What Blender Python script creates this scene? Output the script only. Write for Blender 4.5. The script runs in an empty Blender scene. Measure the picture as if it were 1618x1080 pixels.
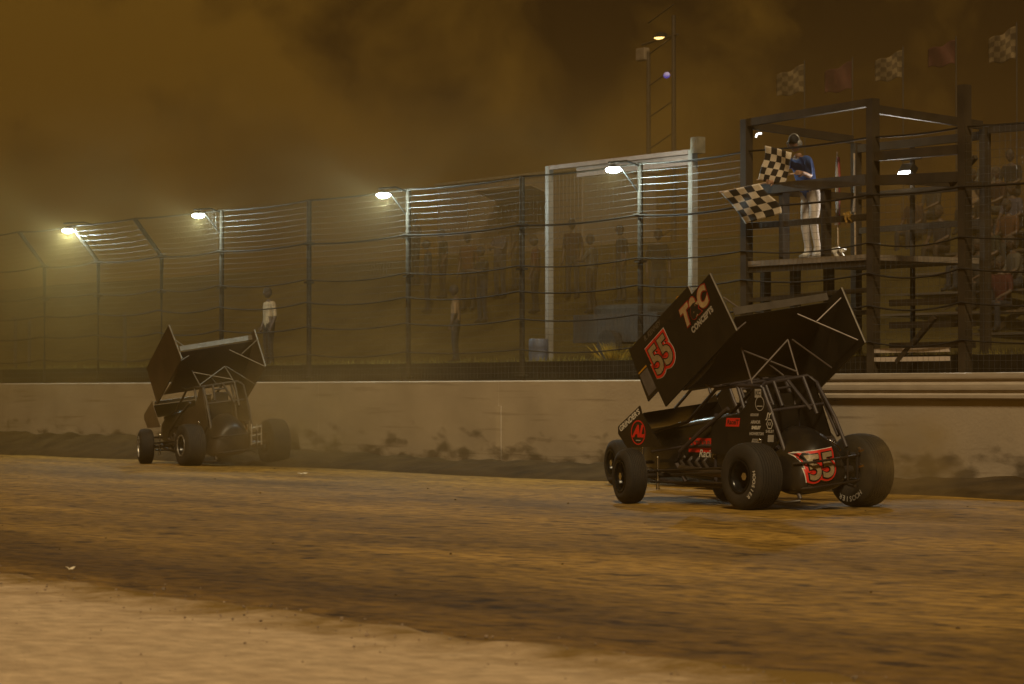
import bpy, bmesh, math, random
from mathutils import Matrix, Vector
from mathutils.bvhtree import BVHTree
random.seed(55)
R = math.radians
sc = bpy.context.scene
col = sc.collection

# ------------------------------------------------------------------ camera, sky, light, exposure
CAM_H = 1.35
F = 4500.0                                   # focal length in photograph pixels (1618 wide)
cam_d = bpy.data.cameras.new("camera"); cam = bpy.data.objects.new("camera", cam_d); col.objects.link(cam)
cam_d.sensor_width = 36; cam_d.lens = 36 * F / 1618.0
cam_d.clip_start = 0.3; cam_d.clip_end = 900
cam.location = (0, 0, CAM_H); cam.rotation_euler = (R(90) + math.atan(78 / F), 0, 0)
cam_d.dof.use_dof = True; cam_d.dof.focus_distance = 33.5; cam_d.dof.aperture_fstop = 4.5
sc.camera = cam

world = bpy.data.worlds.new("World"); sc.world = world; world.use_nodes = True
bg = world.node_tree.nodes["Background"]
# night sky: dust and smoke drifting in the glow of the track lights
wn, wlk = world.node_tree.nodes, world.node_tree.links
wtc = wn.new("ShaderNodeTexCoord"); wno = wn.new("ShaderNodeTexNoise"); wno.inputs["Scale"].default_value = 17; wno.inputs["Distortion"].default_value = .3; wno.inputs["Detail"].default_value = 8; wno.inputs["Roughness"].default_value = .58
wlk.new(wtc.outputs["Generated"], wno.inputs[0])
wse = wn.new("ShaderNodeSeparateXYZ"); wlk.new(wtc.outputs["Generated"], wse.inputs[0])
wma = wn.new("ShaderNodeMath"); wma.operation = 'MULTIPLY_ADD'; wlk.new(wse.outputs[0], wma.inputs[0]); wma.inputs[1].default_value = -2.7; wco = wn.new("ShaderNodeMath"); wco.operation = 'MULTIPLY_ADD'; wlk.new(wno.outputs[0], wco.inputs[0]); wco.inputs[1].default_value = 3.0; wco.inputs[2].default_value = -1.02; wlk.new(wco.outputs[0], wma.inputs[2])
wra = wn.new("ShaderNodeValToRGB"); wlk.new(wma.outputs[0], wra.inputs[0])
wra.color_ramp.elements[0].position = .10; wra.color_ramp.elements[1].position = .95
wra.color_ramp.elements[0].color = (.008, .0042, .0016, 1); wra.color_ramp.elements[1].color = (.150, .072, .0075, 1)
wlk.new(wra.outputs[0], bg.inputs[0]); bg.inputs[1].default_value = 1.0

sun_d = bpy.data.lights.new("track_floodlight", 'SUN'); sun = bpy.data.objects.new("track_floodlight", sun_d)
col.objects.link(sun)
sun_d.energy = 3.0; sun_d.angle = R(7); sun_d.color = (1.0, 0.76, 0.42)
SUN_TO = Vector((-0.02, -0.68, 0.72)).normalized()          # direction towards the light
sun.rotation_euler = SUN_TO.to_track_quat('Z', 'Y').to_euler()

sc.view_settings.view_transform = 'Standard'; sc.view_settings.look = 'None'
sc.view_settings.exposure = 0.0; sc.view_settings.gamma = 1.0
sc.render.engine = 'CYCLES'
sc.cycles.use_denoising = True
sc.cycles.max_bounces = 5; sc.cycles.diffuse_bounces = 2; sc.cycles.glossy_bounces = 2
sc.cycles.transmission_bounces = 2; sc.cycles.volume_bounces = 0; sc.cycles.transparent_max_bounces = 8
sc.cycles.caustics_reflective = False; sc.cycles.caustics_refractive = False
sc.cycles.sample_clamp_indirect = 4.0
sc.cycles.volume_step_rate = 2.0

# ------------------------------------------------------------------ the frame of the wall: u along it, v behind it
WANG = R(-56.2)
W = Matrix.Translation((-11.56, 64.3, 0)) @ Matrix.Rotation(WANG, 4, 'Z')
def U(px, v=0.0):
    k = (px - 809) / F
    return (11.56 + 64.3 * k + v * (0.5563 * k - 0.8310)) / (0.5563 + 0.8310 * k)
def Z(px, py, v=0.0):
    p = W @ Vector((U(px, v), v, 0))
    return CAM_H + (618 - py) / F * p.y
def at(px, py, v): return W @ Vector((U(px, v), v, Z(px, py, v)))

# ------------------------------------------------------------------ materials
MATS = {}
def mat(name, c, rough=0.6, metal=0.0, var=0.25, scale=6.0, bump=0.0, bscale=40.0, dust=0.0, dustc=(0.16, 0.10, 0.045), coat=0.0, stretch=None, spec=0.5):
    if name in MATS: return MATS[name]
    m = bpy.data.materials.new(name); m.use_nodes = True
    nt = m.node_tree; N = nt.nodes; L = nt.links; b = N["Principled BSDF"]
    b.inputs["Roughness"].default_value = rough; b.inputs["Metallic"].default_value = metal
    b.inputs["Coat Weight"].default_value = coat; b.inputs["Specular IOR Level"].default_value = spec
    tc = N.new("ShaderNodeTexCoord"); src = tc.outputs["Object"]
    if stretch:
        mp = N.new("ShaderNodeMapping"); mp.inputs["Scale"].default_value = stretch; L.new(src, mp.inputs[0]); src = mp.outputs[0]
    n = N.new("ShaderNodeTexNoise"); n.inputs["Scale"].default_value = scale; n.inputs["Detail"].default_value = 6; L.new(src, n.inputs[0])
    r = N.new("ShaderNodeValToRGB"); L.new(n.outputs[0], r.inputs[0])
    r.color_ramp.elements[0].position = 0.3; r.color_ramp.elements[1].position = 0.72
    r.color_ramp.elements[0].color = tuple(x * (1 - var) for x in c) + (1,)
    r.color_ramp.elements[1].color = tuple(min(1, x * (1 + var)) for x in c) + (1,)
    out = r.outputs[0]
    if dust > 0:
        n2 = N.new("ShaderNodeTexNoise"); n2.inputs["Scale"].default_value = 3.1; n2.inputs["Detail"].default_value = 8; L.new(tc.outputs["Object"], n2.inputs[0])
        r2 = N.new("ShaderNodeValToRGB"); L.new(n2.outputs[0], r2.inputs[0])
        r2.color_ramp.elements[0].position = 0.42; r2.color_ramp.elements[1].position = 0.75
        r2.color_ramp.elements[0].color = (0.25 * dust,) * 3 + (1,); r2.color_ramp.elements[1].color = (dust,) * 3 + (1,)
        mx = N.new("ShaderNodeMix"); mx.data_type = 'RGBA'; L.new(r2.outputs[0], mx.inputs[0]); L.new(out, mx.inputs[6]); mx.inputs[7].default_value = dustc + (1,)
        out = mx.outputs[2]
        mr = N.new("ShaderNodeMath"); mr.operation = 'MULTIPLY_ADD'; L.new(r2.outputs[0], mr.inputs[0]); mr.inputs[1].default_value = 0.6; mr.inputs[2].default_value = rough
        mr.use_clamp = True; L.new(mr.outputs[0], b.inputs["Roughness"])
    L.new(out, b.inputs["Base Color"])
    if bump > 0:
        n3 = N.new("ShaderNodeTexNoise"); n3.inputs["Scale"].default_value = bscale; n3.inputs["Detail"].default_value = 5; L.new(src, n3.inputs[0])
        bp = N.new("ShaderNodeBump"); bp.inputs["Strength"].default_value = bump; bp.inputs["Distance"].default_value = 0.02
        L.new(n3.outputs[0], bp.inputs["Height"]); L.new(bp.outputs[0], b.inputs["Normal"])
    MATS[name] = m
    return m
def glow(name, c, s):
    if name in MATS: return MATS[name]
    m = bpy.data.materials.new(name); m.use_nodes = True
    b = m.node_tree.nodes["Principled BSDF"]; b.inputs["Base Color"].default_value = (0.6, 0.6, 0.6, 1)
    b.inputs["Emission Color"].default_value = c + (1,); b.inputs["Emission Strength"].default_value = s
    MATS[name] = m; return m

# ------------------------------------------------------------------ mesh builder
class MB:
    def __init__(s): s.v = []; s.f = []; s.mi = []
    def add(s, vs, fs, mi=0):
        o = len(s.v); s.v += [tuple(x) for x in vs]
        for f in fs: s.f.append([i + o for i in f]); s.mi.append(mi)
    def box(s, c, d, rot=None, mi=0):
        vs = []
        for x in (-1, 1):
            for y in (-1, 1):
                for z in (-1, 1):
                    p = Vector((x * d[0] / 2, y * d[1] / 2, z * d[2] / 2))
                    if rot is not None: p = rot @ p
                    vs.append(p + Vector(c))
        s.add(vs, [(0, 1, 3, 2), (4, 6, 7, 5), (0, 4, 5, 1), (2, 3, 7, 6), (0, 2, 6, 4), (1, 5, 7, 3)], mi)
    def bar(s, a, b, w, h=None, mi=0):
        a = Vector(a); b = Vector(b); d = b - a
        q = d.to_track_quat('X', 'Z').to_matrix()
        s.box((a + b) / 2, (d.length, w, h or w), q, mi)
    def tube(s, pts, r, n=8, mi=0, r2=None, cap=True):
        pts = [Vector(p) for p in pts]; rings = []
        for i, p in enumerate(pts):
            d = (pts[min(i + 1, len(pts) - 1)] - pts[max(i - 1, 0)])
            q = d.to_track_quat('Z', 'Y').to_matrix()
            rr = r if r2 is None else r + (r2 - r) * i / (len(pts) - 1)
            rings.append([p + q @ Vector((rr * math.cos(2 * math.pi * k / n), rr * math.sin(2 * math.pi * k / n), 0)) for k in range(n)])
        vs = [x for g in rings for x in g]; fs = []
        for i in range(len(pts) - 1):
            for k in range(n):
                fs.append((i * n + k, i * n + (k + 1) % n, (i + 1) * n + (k + 1) % n, (i + 1) * n + k))
        if cap: fs += [tuple(range(n - 1, -1, -1)), tuple((len(pts) - 1) * n + k for k in range(n))]
        s.add(vs, fs, mi)
    def lathe_x(s, prof, n=48, mi=0, cx=(0, 0, 0)):
        vs = []; m = len(prof)
        for k in range(n):
            a = 2 * math.pi * k / n
            for (x, r) in prof: vs.append((cx[0] + x, cx[1] + r * math.cos(a), cx[2] + r * math.sin(a)))
        fs = []
        for k in range(n):
            k2 = (k + 1) % n
            for j in range(m - 1): fs.append((k * m + j, k2 * m + j, k2 * m + j + 1, k * m + j + 1))
        s.add(vs, fs, mi)
    def lathe_z(s, prof, n=24, mi=0, c=(0, 0, 0)):
        vs = []; m = len(prof)
        for k in range(n):
            a = 2 * math.pi * k / n
            for (r, z) in prof: vs.append((c[0] + r * math.cos(a), c[1] + r * math.sin(a), c[2] + z))
        fs = []
        for k in range(n):
            k2 = (k + 1) % n
            for j in range(m - 1): fs.append((k * m + j, k2 * m + j, k2 * m + j + 1, k * m + j + 1))
        s.add(vs, fs, mi)
    def plate(s, poly, t, mi=0):
        """a flat polygon in space given real thickness t"""
        P = [Vector(p) for p in poly]; nrm = Vector((0, 0, 0))
        for i in range(len(P)): nrm += P[i].cross(P[(i + 1) % len(P)])
        nrm.normalize(); n = len(P)
        vs = [p + nrm * t / 2 for p in P] + [p - nrm * t / 2 for p in P]
        fs = [tuple(range(n)), tuple(range(2 * n - 1, n - 1, -1))] + [(i, i + n, (i + 1) % n + n, (i + 1) % n) for i in range(n)]
        s.add(vs, fs, mi)
    def loft(s, secs, mi=0, cap=True):
        n = len(secs[0]); vs = [p for g in secs for p in g]; fs = []
        for i in range(len(secs) - 1):
            for k in range(n): fs.append((i * n + k, i * n + (k + 1) % n, (i + 1) * n + (k + 1) % n, (i + 1) * n + k))
        if cap: fs += [tuple(range(n - 1, -1, -1)), tuple((len(secs) - 1) * n + k for k in range(n))]
        s.add(vs, fs, mi)
    def ball(s, c, r, n=12, m=8, mi=0):
        r = Vector(r) if hasattr(r, '__len__') else Vector((r, r, r)); vs = []; fs = []
        for j in range(m + 1):
            th = math.pi * j / m
            for k in range(n):
                a = 2 * math.pi * k / n
                vs.append((c[0] + r.x * math.sin(th) * math.cos(a), c[1] + r.y * math.sin(th) * math.sin(a), c[2] + r.z * math.cos(th)))
        for j in range(m):
            for k in range(n): fs.append((j * n + k, (j + 1) * n + k, (j + 1) * n + (k + 1) % n, j * n + (k + 1) % n))
        s.add(vs, fs, mi)
    def mesh(s, name, ms, smooth=False):
        me = bpy.data.meshes.new(name); me.from_pydata(s.v, [], s.f)
        for m in (ms if isinstance(ms, (list, tuple)) else [ms]): me.materials.append(m)
        me.polygons.foreach_set("material_index", s.mi)
        bm = bmesh.new(); bm.from_mesh(me); bmesh.ops.remove_doubles(bm, verts=bm.verts, dist=1e-5)
        bmesh.ops.recalc_face_normals(bm, faces=bm.faces); bm.to_mesh(me); bm.free()
        if smooth:
            me.polygons.foreach_set("use_smooth", [True] * len(me.polygons))
            if smooth != 'all': me.set_sharp_from_angle(angle=R(38))
        me.update(); return me
    def build(s, name, ms, parent=None, mw=None, smooth=False):
        o = bpy.data.objects.new(name, s.mesh(name, ms, smooth)); col.objects.link(o)
        if parent: o.parent = parent
        elif mw is not None: o.matrix_world = mw
        return o
def tag(o, label=None, cat=None, group=None, kind=None):
    if label: o["label"] = label
    if cat: o["category"] = cat
    if group: o["group"] = group
    if kind: o["kind"] = kind
    return o
def thing(name, label, cat, mw, group=None):
    o = bpy.data.objects.new(name, None); col.objects.link(o); o.matrix_world = mw; o.empty_display_size = 0.1
    return tag(o, label, cat, group)
def WM(u, v, z=0.0, rot=0.0): return W @ Matrix.Translation((u, v, z)) @ Matrix.Rotation(rot, 4, 'Z')
def bevel(o, w=0.01, seg=2):
    m = o.modifiers.new("Bevel", 'BEVEL'); m.width = w; m.segments = seg; m.limit_method = 'ANGLE'; return o

# ------------------------------------------------------------------ common materials
M_black = mat("black_paint", (0.006, 0.006, 0.007), 0.28, var=0.2, dust=0.10, coat=0.4)
M_blackflat = mat("black_panel", (0.007, 0.0065, 0.006), 0.5, var=0.25, dust=0.10, spec=0.3)
M_tube = mat("dark_tube", (0.035, 0.033, 0.045), 0.4, 0.3, dust=0.3)
M_blacktube = mat("black_tube", (0.012, 0.011, 0.012), 0.4, 0.2, dust=0.25)
M_rubber = mat("tyre_rubber", (0.010, 0.009, 0.008), 0.8, dust=0.15, bump=0.3, bscale=60)
M_chrome = mat("chrome", (0.75, 0.72, 0.68), 0.15, 1.0, var=0.05)
M_alu = mat("aluminium", (0.42, 0.40, 0.37), 0.38, 0.9, dust=0.3)
M_rim = mat("black_rim", (0.012, 0.012, 0.013), 0.25, 0.5)
M_red = mat("decal_red", (0.62, 0.02, 0.012), 0.5, var=0.08)
M_white = mat("decal_white", (0.62, 0.58, 0.52), 0.5, var=0.1)
M_tan = mat("decal_tan", (0.30, 0.22, 0.13), 0.5, var=0.25, scale=18)
M_grey = mat("decal_grey", (0.36, 0.33, 0.30), 0.5, var=0.1)
M_dblack = mat("decal_black", (0.008, 0.007, 0.007), 0.5)
M_yellow = mat("decal_yellow", (0.55, 0.27, 0.01), 0.5)

# ------------------------------------------------------------------ lettering
def text_mesh(body, size, offset=0.0, shear=0.0, space=1.0, subdiv=0):
    cu = bpy.data.curves.new("lettering", 'FONT'); cu.body = body; cu.size = size; cu.offset = offset; cu.shear = shear
    cu.space_character = space; cu.align_x = 'CENTER'; cu.align_y = 'CENTER'; cu.resolution_u = 4
    ob = bpy.data.objects.new("lettering", cu); col.objects.link(ob)
    me = bpy.data.meshes.new_from_object(ob.evaluated_get(bpy.context.evaluated_depsgraph_get()))
    bpy.data.objects.remove(ob); bpy.data.curves.remove(cu)
    bm = bmesh.new(); bm.from_mesh(me); bmesh.ops.remove_doubles(bm, verts=bm.verts, dist=1e-5)
    if subdiv:
        bmesh.ops.triangulate(bm, faces=bm.faces)
        for _ in range(subdiv): bmesh.ops.subdivide_edges(bm, edges=[e for e in bm.edges if e.calc_length() > 0.03], cuts=1)
        bmesh.ops.triangulate(bm, faces=bm.faces)
    bm.to_mesh(me); bm.free(); return me
def frame(o, u, v):
    """matrix whose x is u (reading direction), y is up along v, z the outward normal"""
    u = Vector(u).normalized(); v = Vector(v); v = (v - u * v.dot(u)).normalized(); n = u.cross(v)
    m = Matrix((u, v, n)).transposed().to_4x4(); m.translation = Vector(o); return m
def decal(name, layers, fr, parent, project=None):
    """layers: list of (mesh, material, lift); joined into ONE decal mesh on the surface"""
    mb = MB(); ms = []
    for k, (me, m, lift) in enumerate(layers):
        ms.append(m); vs = []
        for v in me.vertices:
            p = fr @ Vector((v.co.x, v.co.y, 0))
            n = fr.to_3x3() @ Vector((0, 0, 1))
            if project is not None:
                hit = project.ray_cast(p + n * 0.6, -n)
                if hit[0] is not None: p = hit[0]
            vs.append(p + n * lift)
        mb.add(vs, [tuple(f.vertices) for f in me.polygons], k)
    o = bpy.data.objects.new(name, None and None or bpy.data.meshes.new(name))
    me = o.data; me.from_pydata(mb.v, [], mb.f)
    for m in ms: me.materials.append(m)
    me.polygons.foreach_set("material_index", mb.mi); me.update()
    col.objects.link(o); o.parent = parent; return o
def rect_mesh(w, h, cx=0, cy=0, sk=0.0, n=10):
    me = bpy.data.meshes.new("patch"); P = []
    for i in range(n + 1):
        for j in range(n + 1):
            y = (j / n - .5) * h; P.append((cx + (i / n - .5) * w + sk * y, cy + y, 0))
    me.from_pydata(P, [], [(i * (n + 1) + j, (i + 1) * (n + 1) + j, (i + 1) * (n + 1) + j + 1, i * (n + 1) + j + 1) for i in range(n) for j in range(n)]); return me
def ring_mesh(r0, r1, n=40, cx=0, cy=0, sy=1.0):
    me = bpy.data.meshes.new("ring"); vs = []
    for k in range(n):
        a = 2 * math.pi * k / n
        vs += [(cx + r0 * math.cos(a), cy + sy * r0 * math.sin(a), 0), (cx + r1 * math.cos(a), cy + sy * r1 * math.sin(a), 0)]
    me.from_pydata(vs, [], [(2 * k, 2 * k + 1, 2 * ((k + 1) % n) + 1, 2 * ((k + 1) % n)) for k in range(n)]); return me
def shift(me, dx, dy):
    for v in me.vertices: v.co.x += dx; v.co.y += dy
    return me
def number55(size, sub=0, lift=0.003, step=0.0025):
    s = size
    return [(text_mesh("55", s, 0.140 * s, 0.0, 0.98, sub), M_white, lift), (text_mesh("55", s, 0.124 * s, 0.0, 0.98, sub), M_red, lift + step),
            (text_mesh("55", s, 0.055 * s, 0.0, 0.98, sub), M_dblack, lift + 2 * step), (text_mesh("55", s, 0.026 * s, 0.0, 0.98, sub), M_tan, lift + 3 * step)]

# ------------------------------------------------------------------ the sprint cars
def make_car(label, mw, sb, dirty=False, hidden=False):
    main = not dirty and not hidden
    car = thing("sprint_car", label, "sprint car", mw, "winged sprint cars on the track")
    body_m = mat("dusty_body", (0.012, 0.010, 0.008), 0.42, dust=0.16) if dirty else M_black
    panel_m = mat("dusty_panel", (0.028, 0.018, 0.010), 0.55, dust=0.35) if dirty else M_blackflat
    tube_m = mat("dusty_tube", (0.03, 0.025, 0.02), 0.5, 0.3, dust=0.2) if dirty else M_tube
    edge_m = mat("bright_edge", (0.45, 0.42, 0.36), 0.35, 0.7) if dirty else mat("dull_edge", (0.20, 0.18, 0.16), 0.4, 0.7)
    K = 0.14; XC = -0.10
    def sh(x, z): return z + (x - XC) * K                        # the body is rolled: right side up
    # ---- wheels
    def wheel(x_out, side, y, rad, w, rim_r, steer=0.0, letters=None, bright=False):
        # side -1: left wheel (outer face at -x); +1: right wheel
        piv = Matrix.Translation((x_out - side * w / 2, y, rad)) @ Matrix.Rotation(steer, 4, 'Z')
        s = side
        m = MB(); d = 0.62 * w
        m.lathe_x([(s * (w / 2 - 0.015), rim_r), (s * (w / 2 - 0.03), rim_r - 0.02), (s * (w / 2 - 0.05), rim_r - 0.035), (s * (w / 2 - d), rim_r - 0.05), (s * (w / 2 - d), 0.09),
                   (s * (w / 2 - d + 0.03), 0.085), (s * (w / 2 - d + 0.03), 0.03), (s * (w / 2 - d + 0.03), 0.001)], 40)
        m.lathe_x([(-s * (w / 2 - 0.015), rim_r), (-s * (w / 2 - 0.04), rim_r - 0.03), (-s * (w / 2 - d * 0.5), rim_r - 0.05), (-s * (w / 2 - d * 0.5), 0.12), (-s * (w / 2 - d * 0.5 + .06), 0.11), (-s * (w / 2 - d * 0.5 + .06), 0.001)], 40)
        wo = m.build("wheel", M_rim, car, smooth=True); wo.matrix_local = piv
        m = MB(); hw = w / 2
        prof = [(-hw + 0.012, rim_r - 0.012), (-hw - 0.002, rim_r + 0.01), (-hw - 0.012, rim_r + 0.30 * (rad - rim_r)), (-hw - 0.004, rad - 0.07), (-hw + 0.018, rad - 0.025)]
        ng = 9; tw = w - 0.05
        for g in range(ng):
            x0 = -tw / 2 + tw * g / ng; x1 = -tw / 2 + tw * (g + 1) / ng
            cr = lambda x: rad - 0.018 * (2 * x / tw) ** 2
            prof += [(x0 + 0.003, cr(x0)), (x1 - 0.007, cr(x1)), (x1 - 0.006, cr(x1) - 0.009), (x1 + 0.002, cr(x1) - 0.009)]
        prof += [(hw - 0.018, rad - 0.025), (hw + 0.004, rad - 0.07), (hw + 0.012, rim_r + 0.30 * (rad - rim_r)), (hw + 0.002, rim_r + 0.01), (hw - 0.012, rim_r - 0.012)]
        m.lathe_x(prof, 64); m.build("tyre", M_rubber, wo, smooth=True)
        m = MB(); m.lathe_x([(s * (w / 2 - 0.012), rim_r - 0.004), (s * (w / 2 + 0.006), rim_r - 0.006), (s * (w / 2 + 0.006), rim_r - 0.026), (s * (w / 2 - 0.012), rim_r - 0.028)], 40)
        for k in range(14):
            a = 2 * math.pi * k / 14
            m.tube([(s * (w / 2 - 0.012), (rim_r - 0.015) * math.cos(a), (rim_r - 0.015) * math.sin(a)), (s * (w / 2 + 0.014), (rim_r - 0.015) * math.cos(a), (rim_r - 0.015) * math.sin(a))], 0.008, 6)
        m.build("rim_ring", M_alu if bright else M_rim, wo, smooth=True)
        m = MB(); xi = s * (w / 2 - d + 0.03)
        m.tube([(xi, 0, 0), (xi + s * 0.10, 0, 0)], 0.035, 12); m.tube([(xi + s * 0.10, 0, 0), (xi + s * 0.125, 0, 0)], 0.048, 6)
        for k in range(6):
            a = 2 * math.pi * k / 6
            m.tube([(xi, 0.06 * math.cos(a), 0.06 * math.sin(a)), (xi + s * 0.02, 0.06 * math.cos(a), 0.06 * math.sin(a))], 0.009, 6)
        m.build("hub", M_chrome, wo, smooth=True)
        if letters:
            word, fs, a_mid, size, dr = letters
            layers = []; rr = rim_r + dr * (rad - rim_r); step = size * 0.72 / rr
            for i, ch in enumerate(word):
                t = text_mesh(ch, size, size * 0.02)
                aa = a_mid + (i - (len(word) - 1) / 2) * step
                for v in t.vertices:
                    x, y = v.co.x, v.co.y + rr
                    v.co.x = x * math.cos(-aa) - y * math.sin(-aa); v.co.y = x * math.sin(-aa) + y * math.cos(-aa)
                layers.append((t, M_white, 0.0))
            # read from the side fs (-1: seen from -x)
            fr = frame((fs * (hw + 0.016), 0, 0), (0, -1 if fs < 0 else 1, 0), (0, 0, 1))
            decal("lettering", layers, fr, wo)
        return wo
    lets = None if dirty else ("HOOSIER", -1, R(172), 0.085, 0.55)
    wheel(-0.95, -1, 0.0, 0.39, 0.36, 0.20, bright=dirty, letters=None if dirty else ("HOOSIER", -1, R(110), 0.07, 0.5))
    wheel(1.03, 1, 0.0, 0.435, 0.36, 0.20, letters=lets)
    YF = 2.20 if dirty else 2.33
    wheel(-0.95, -1, YF, 0.335, 0.25, 0.20, R(-14), bright=dirty)
    wheel(0.80, 1, YF, 0.345, 0.25, 0.20, R(-14))
    # ---- chassis frame
    m = MB(); r = 0.022; T = lambda *p, rr=r: m.tube([(q[0], q[1], q[2]) for q in p], rr, 8)
    cl, crr = -0.42, 0.28
    T((-0.42, -0.10, 0.80), (-0.43, 0.08, 1.16), (-0.42, 0.27, 1.42), (-0.36, 0.28, 1.455), (0.22, 0.22, 1.545), (0.31, 0.15, 1.47), (0.30, -0.05, 1.15), (0.26, -0.30, 0.85))
    T((-0.42, 0.24, 1.40), (-0.44, -0.10, 0.85), (-0.46, -0.50, 0.14), rr=0.024)                                   # down tubes to the rear bumper
    T((0.31, 0.14, 1.45), (0.26, -0.25, 1.05), (0.22, -0.50, 0.72))
    T((-0.42, 0.27, 1.42), (-0.42, 0.70, 1.43), (-0.42, 1.13, 1.39), (-0.41, 1.30, 1.28), (-0.40, 1.72, 1.00), (-0.36, 2.45, 0.86))  # top rail, windscreen post
    T((0.28, 0.20, 1.52), (0.28, 0.70, 1.53), (0.28, 1.13, 1.49), (0.27, 1.30, 1.38), (0.24, 1.72, 1.08), (0.18, 2.45, 0.92))
    T((-0.42, 1.13, 1.39), (0.28, 1.13, 1.49)); T((-0.42, 0.7, 1.43), (0.28, 0.7, 1.53))
    T((-0.43, -0.3, 0.24), (-0.43, 1.7, 0.24), (-0.36, 2.5, 0.30), (-0.30, 2.75, 0.36)); T((0.30, -0.3, 0.32), (0.30, 1.7, 0.32), (0.2, 2.5, 0.36), (0.1, 2.75, 0.40))
    T((-0.45, -0.1, 0.72), (-0.45, 1.0, 0.72), (-0.42, 1.72, 0.70), (-0.36, 2.5, 0.62)); T((0.30, -0.1, 0.82), (0.30, 1.0, 0.82), (0.25, 2.5, 0.70))
    T((-0.45, 0.86, 1.16), (-0.50, 1.30, 0.90), (-0.53, 1.70, 0.64), (-0.53, 1.78, 0.50), (-0.50, 1.62, 0.28), rr=0.026)          # side brace over the body
    T((-0.44, 0.30, 0.24), (-0.44, 0.55, 1.12), (-0.42, 0.72, 1.43)); T((0.30, 0.30, 0.32), (0.30, 0.55, 1.2), (0.28, 0.72, 1.53))
    T((-0.43, 1.13, 0.24), (-0.42, 1.13, 1.10)); T((0.30, 1.13, 0.32), (0.28, 1.13, 1.2))
    T((-0.24, 0.26, 1.47), (-0.28, 0.05, 1.19)); T((-0.05, 0.25, 1.50), (0.06, -0.05, 1.15)); T((0.16, 0.22, 1.53), (0.15, -0.05, 1.10))
    T((-0.27, 0.20, 1.39), (0.00, 0.20, 1.42), rr=0.015); T((-0.43, 0.06, 1.14), (0.30, 0.0, 1.22), rr=0.018)
    T((-0.45, -0.15, 0.70), (0.28, -0.2, 0.80)); T((-0.43, -0.3, 0.24), (0.30, -0.3, 0.32)); T((-0.36, 2.45, 0.86), (0.18, 2.45, 0.92)); T((-0.30, 2.75, 0.36), (0.1, 2.75, 0.40), rr=.03)
    m.build("roll_cage", tube_m, car, smooth=True)
    # ---- rear bumper
    m = MB(); bc = tube_m if dirty else M_blacktube
    for z in (0.27, 0.56): m.tube([(-0.52, -0.45, z - .02), (-0.40, -0.66, z), (0.24, -0.66, z + 0.07), (0.34, -0.58, z + 0.08), (0.36, -0.40, z + 0.08)], 0.014, 8)
    for x in (0.10, 0.24, 0.34): m.tube([(x, -0.66 + (0.08 if x > .3 else 0), 0.34), (x, -0.66 + (0.08 if x > .3 else 0), 0.68)], 0.012, 8)
    m.tube([(-0.46, -0.50, 0.12), (-0.60, -0.40, 0.10), (-0.62, -0.25, 0.12)], 0.018, 8)
    for x in (-0.40, 0.22): m.tube([(x, -0.66, 0.27), (x, -0.25, 0.34)], 0.014, 8)
    m.build("rear_bumper", bc, car, smooth=True)
    if dirty:
        m = MB()
        for z in (.42, .56, .70): m.tube([(0.12, -0.68, z), (0.36, -0.62, z + .04)], 0.014, 8)
        for x, y in ((.14, -.675), (.25, -.648), (.35, -.622)): m.tube([(x, y, .40), (x, y, .78)], 0.014, 8)
        m.build("bumper_end", mat("bumper_pale", (.62, .54, .42), .4, .3), car, smooth=True)
    if main:
        for z in (0.50, 0.68): m = MB(); m.tube([(0.30, -0.63, z), (0.37, -0.60, z + 0.01), (0.40, -0.50, z + 0.03)], 0.016, 8); m.build("bumper_end", mat("gold_glint", (0.7, 0.45, 0.16), 0.25, 1.0), car, smooth=True)
    # ---- fuel tank (the tail)
    m = MB(); secs = []
    tx = -0.17
    for (y, hw, zb, zt) in [(0.12, .27, .36, .93), (0.02, .34, .31, .99), (-0.12, .385, .26, 0.995), (-0.26, .40, .235, .965), (-0.38, .395, .23, .915), (-0.47, .375, .24, .86), (-0.53, .345, .25, .815), (-0.565, .30, .27, .77), (-0.58, .25, .295, .72), (-0.588, .04, .45, .52)]:
        g = []; n = 36
        for k in range(n):
            a = 2 * math.pi * k / n; c, s_ = math.cos(a), math.sin(a)
            ex = 0.62 if s_ < 0 else 0.86
            x = hw * math.copysign(abs(c) ** ex, c); zz = math.copysign(abs(s_) ** ex, s_)
            if zz > 0: x *= (1 - 0.30 * zz)
            zmid = zb + 0.34 * (zt - zb)
            z = zmid + (zz * (zt - zmid) if zz > 0 else zz * (zmid - zb))
            g.append((tx + x, y, sh(tx + x, z) - 0.02))
        secs.append(g)
    m.loft(secs); tank = m.build("fuel_tank", body_m, car, smooth='all')
    if main:
        me = tank.data; bvh = BVHTree.FromPolygons([v.co for v in me.vertices], [p.vertices for p in me.polygons])
        fr = frame((-0.24, -0.70, 0.50), (1, 0, 0.15), (0, -0.0, 1))
        decal("number_decal", number55(0.39, 5, 0.008, 0.008), fr, tank, bvh)
    m = MB()
    rim = [(tx + 0.10, 0.0), ]
    # highlight on the tank's right shoulder, put in as a bright gold tube
    pts = []
    for (y, hw, zb, zt) in [(0.02, .34, .31, .99), (-0.12, .385, .26, 0.995), (-0.26, .40, .235, .965), (-0.38, .395, .23, .915), (-0.47, .375, .24, .86), (-0.53, .345, .25, .815)]:
        x = hw * 0.74; z = zb + 0.34 * (zt - zb) + 0.66 * (zt - zb) * 0.62
        pts.append((tx + x + .014, y, sh(tx + x, z) - 0.008))
    m.tube(pts, 0.022 if dirty else 0.009, 6); m.build("tank_highlight", mat("gold_glint", (0.7, 0.45, 0.16), 0.25, 1.0), car, smooth=True)
    # ---- body: bonnet, nose and side panels as one skin
    m = MB(); secs = []
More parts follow.
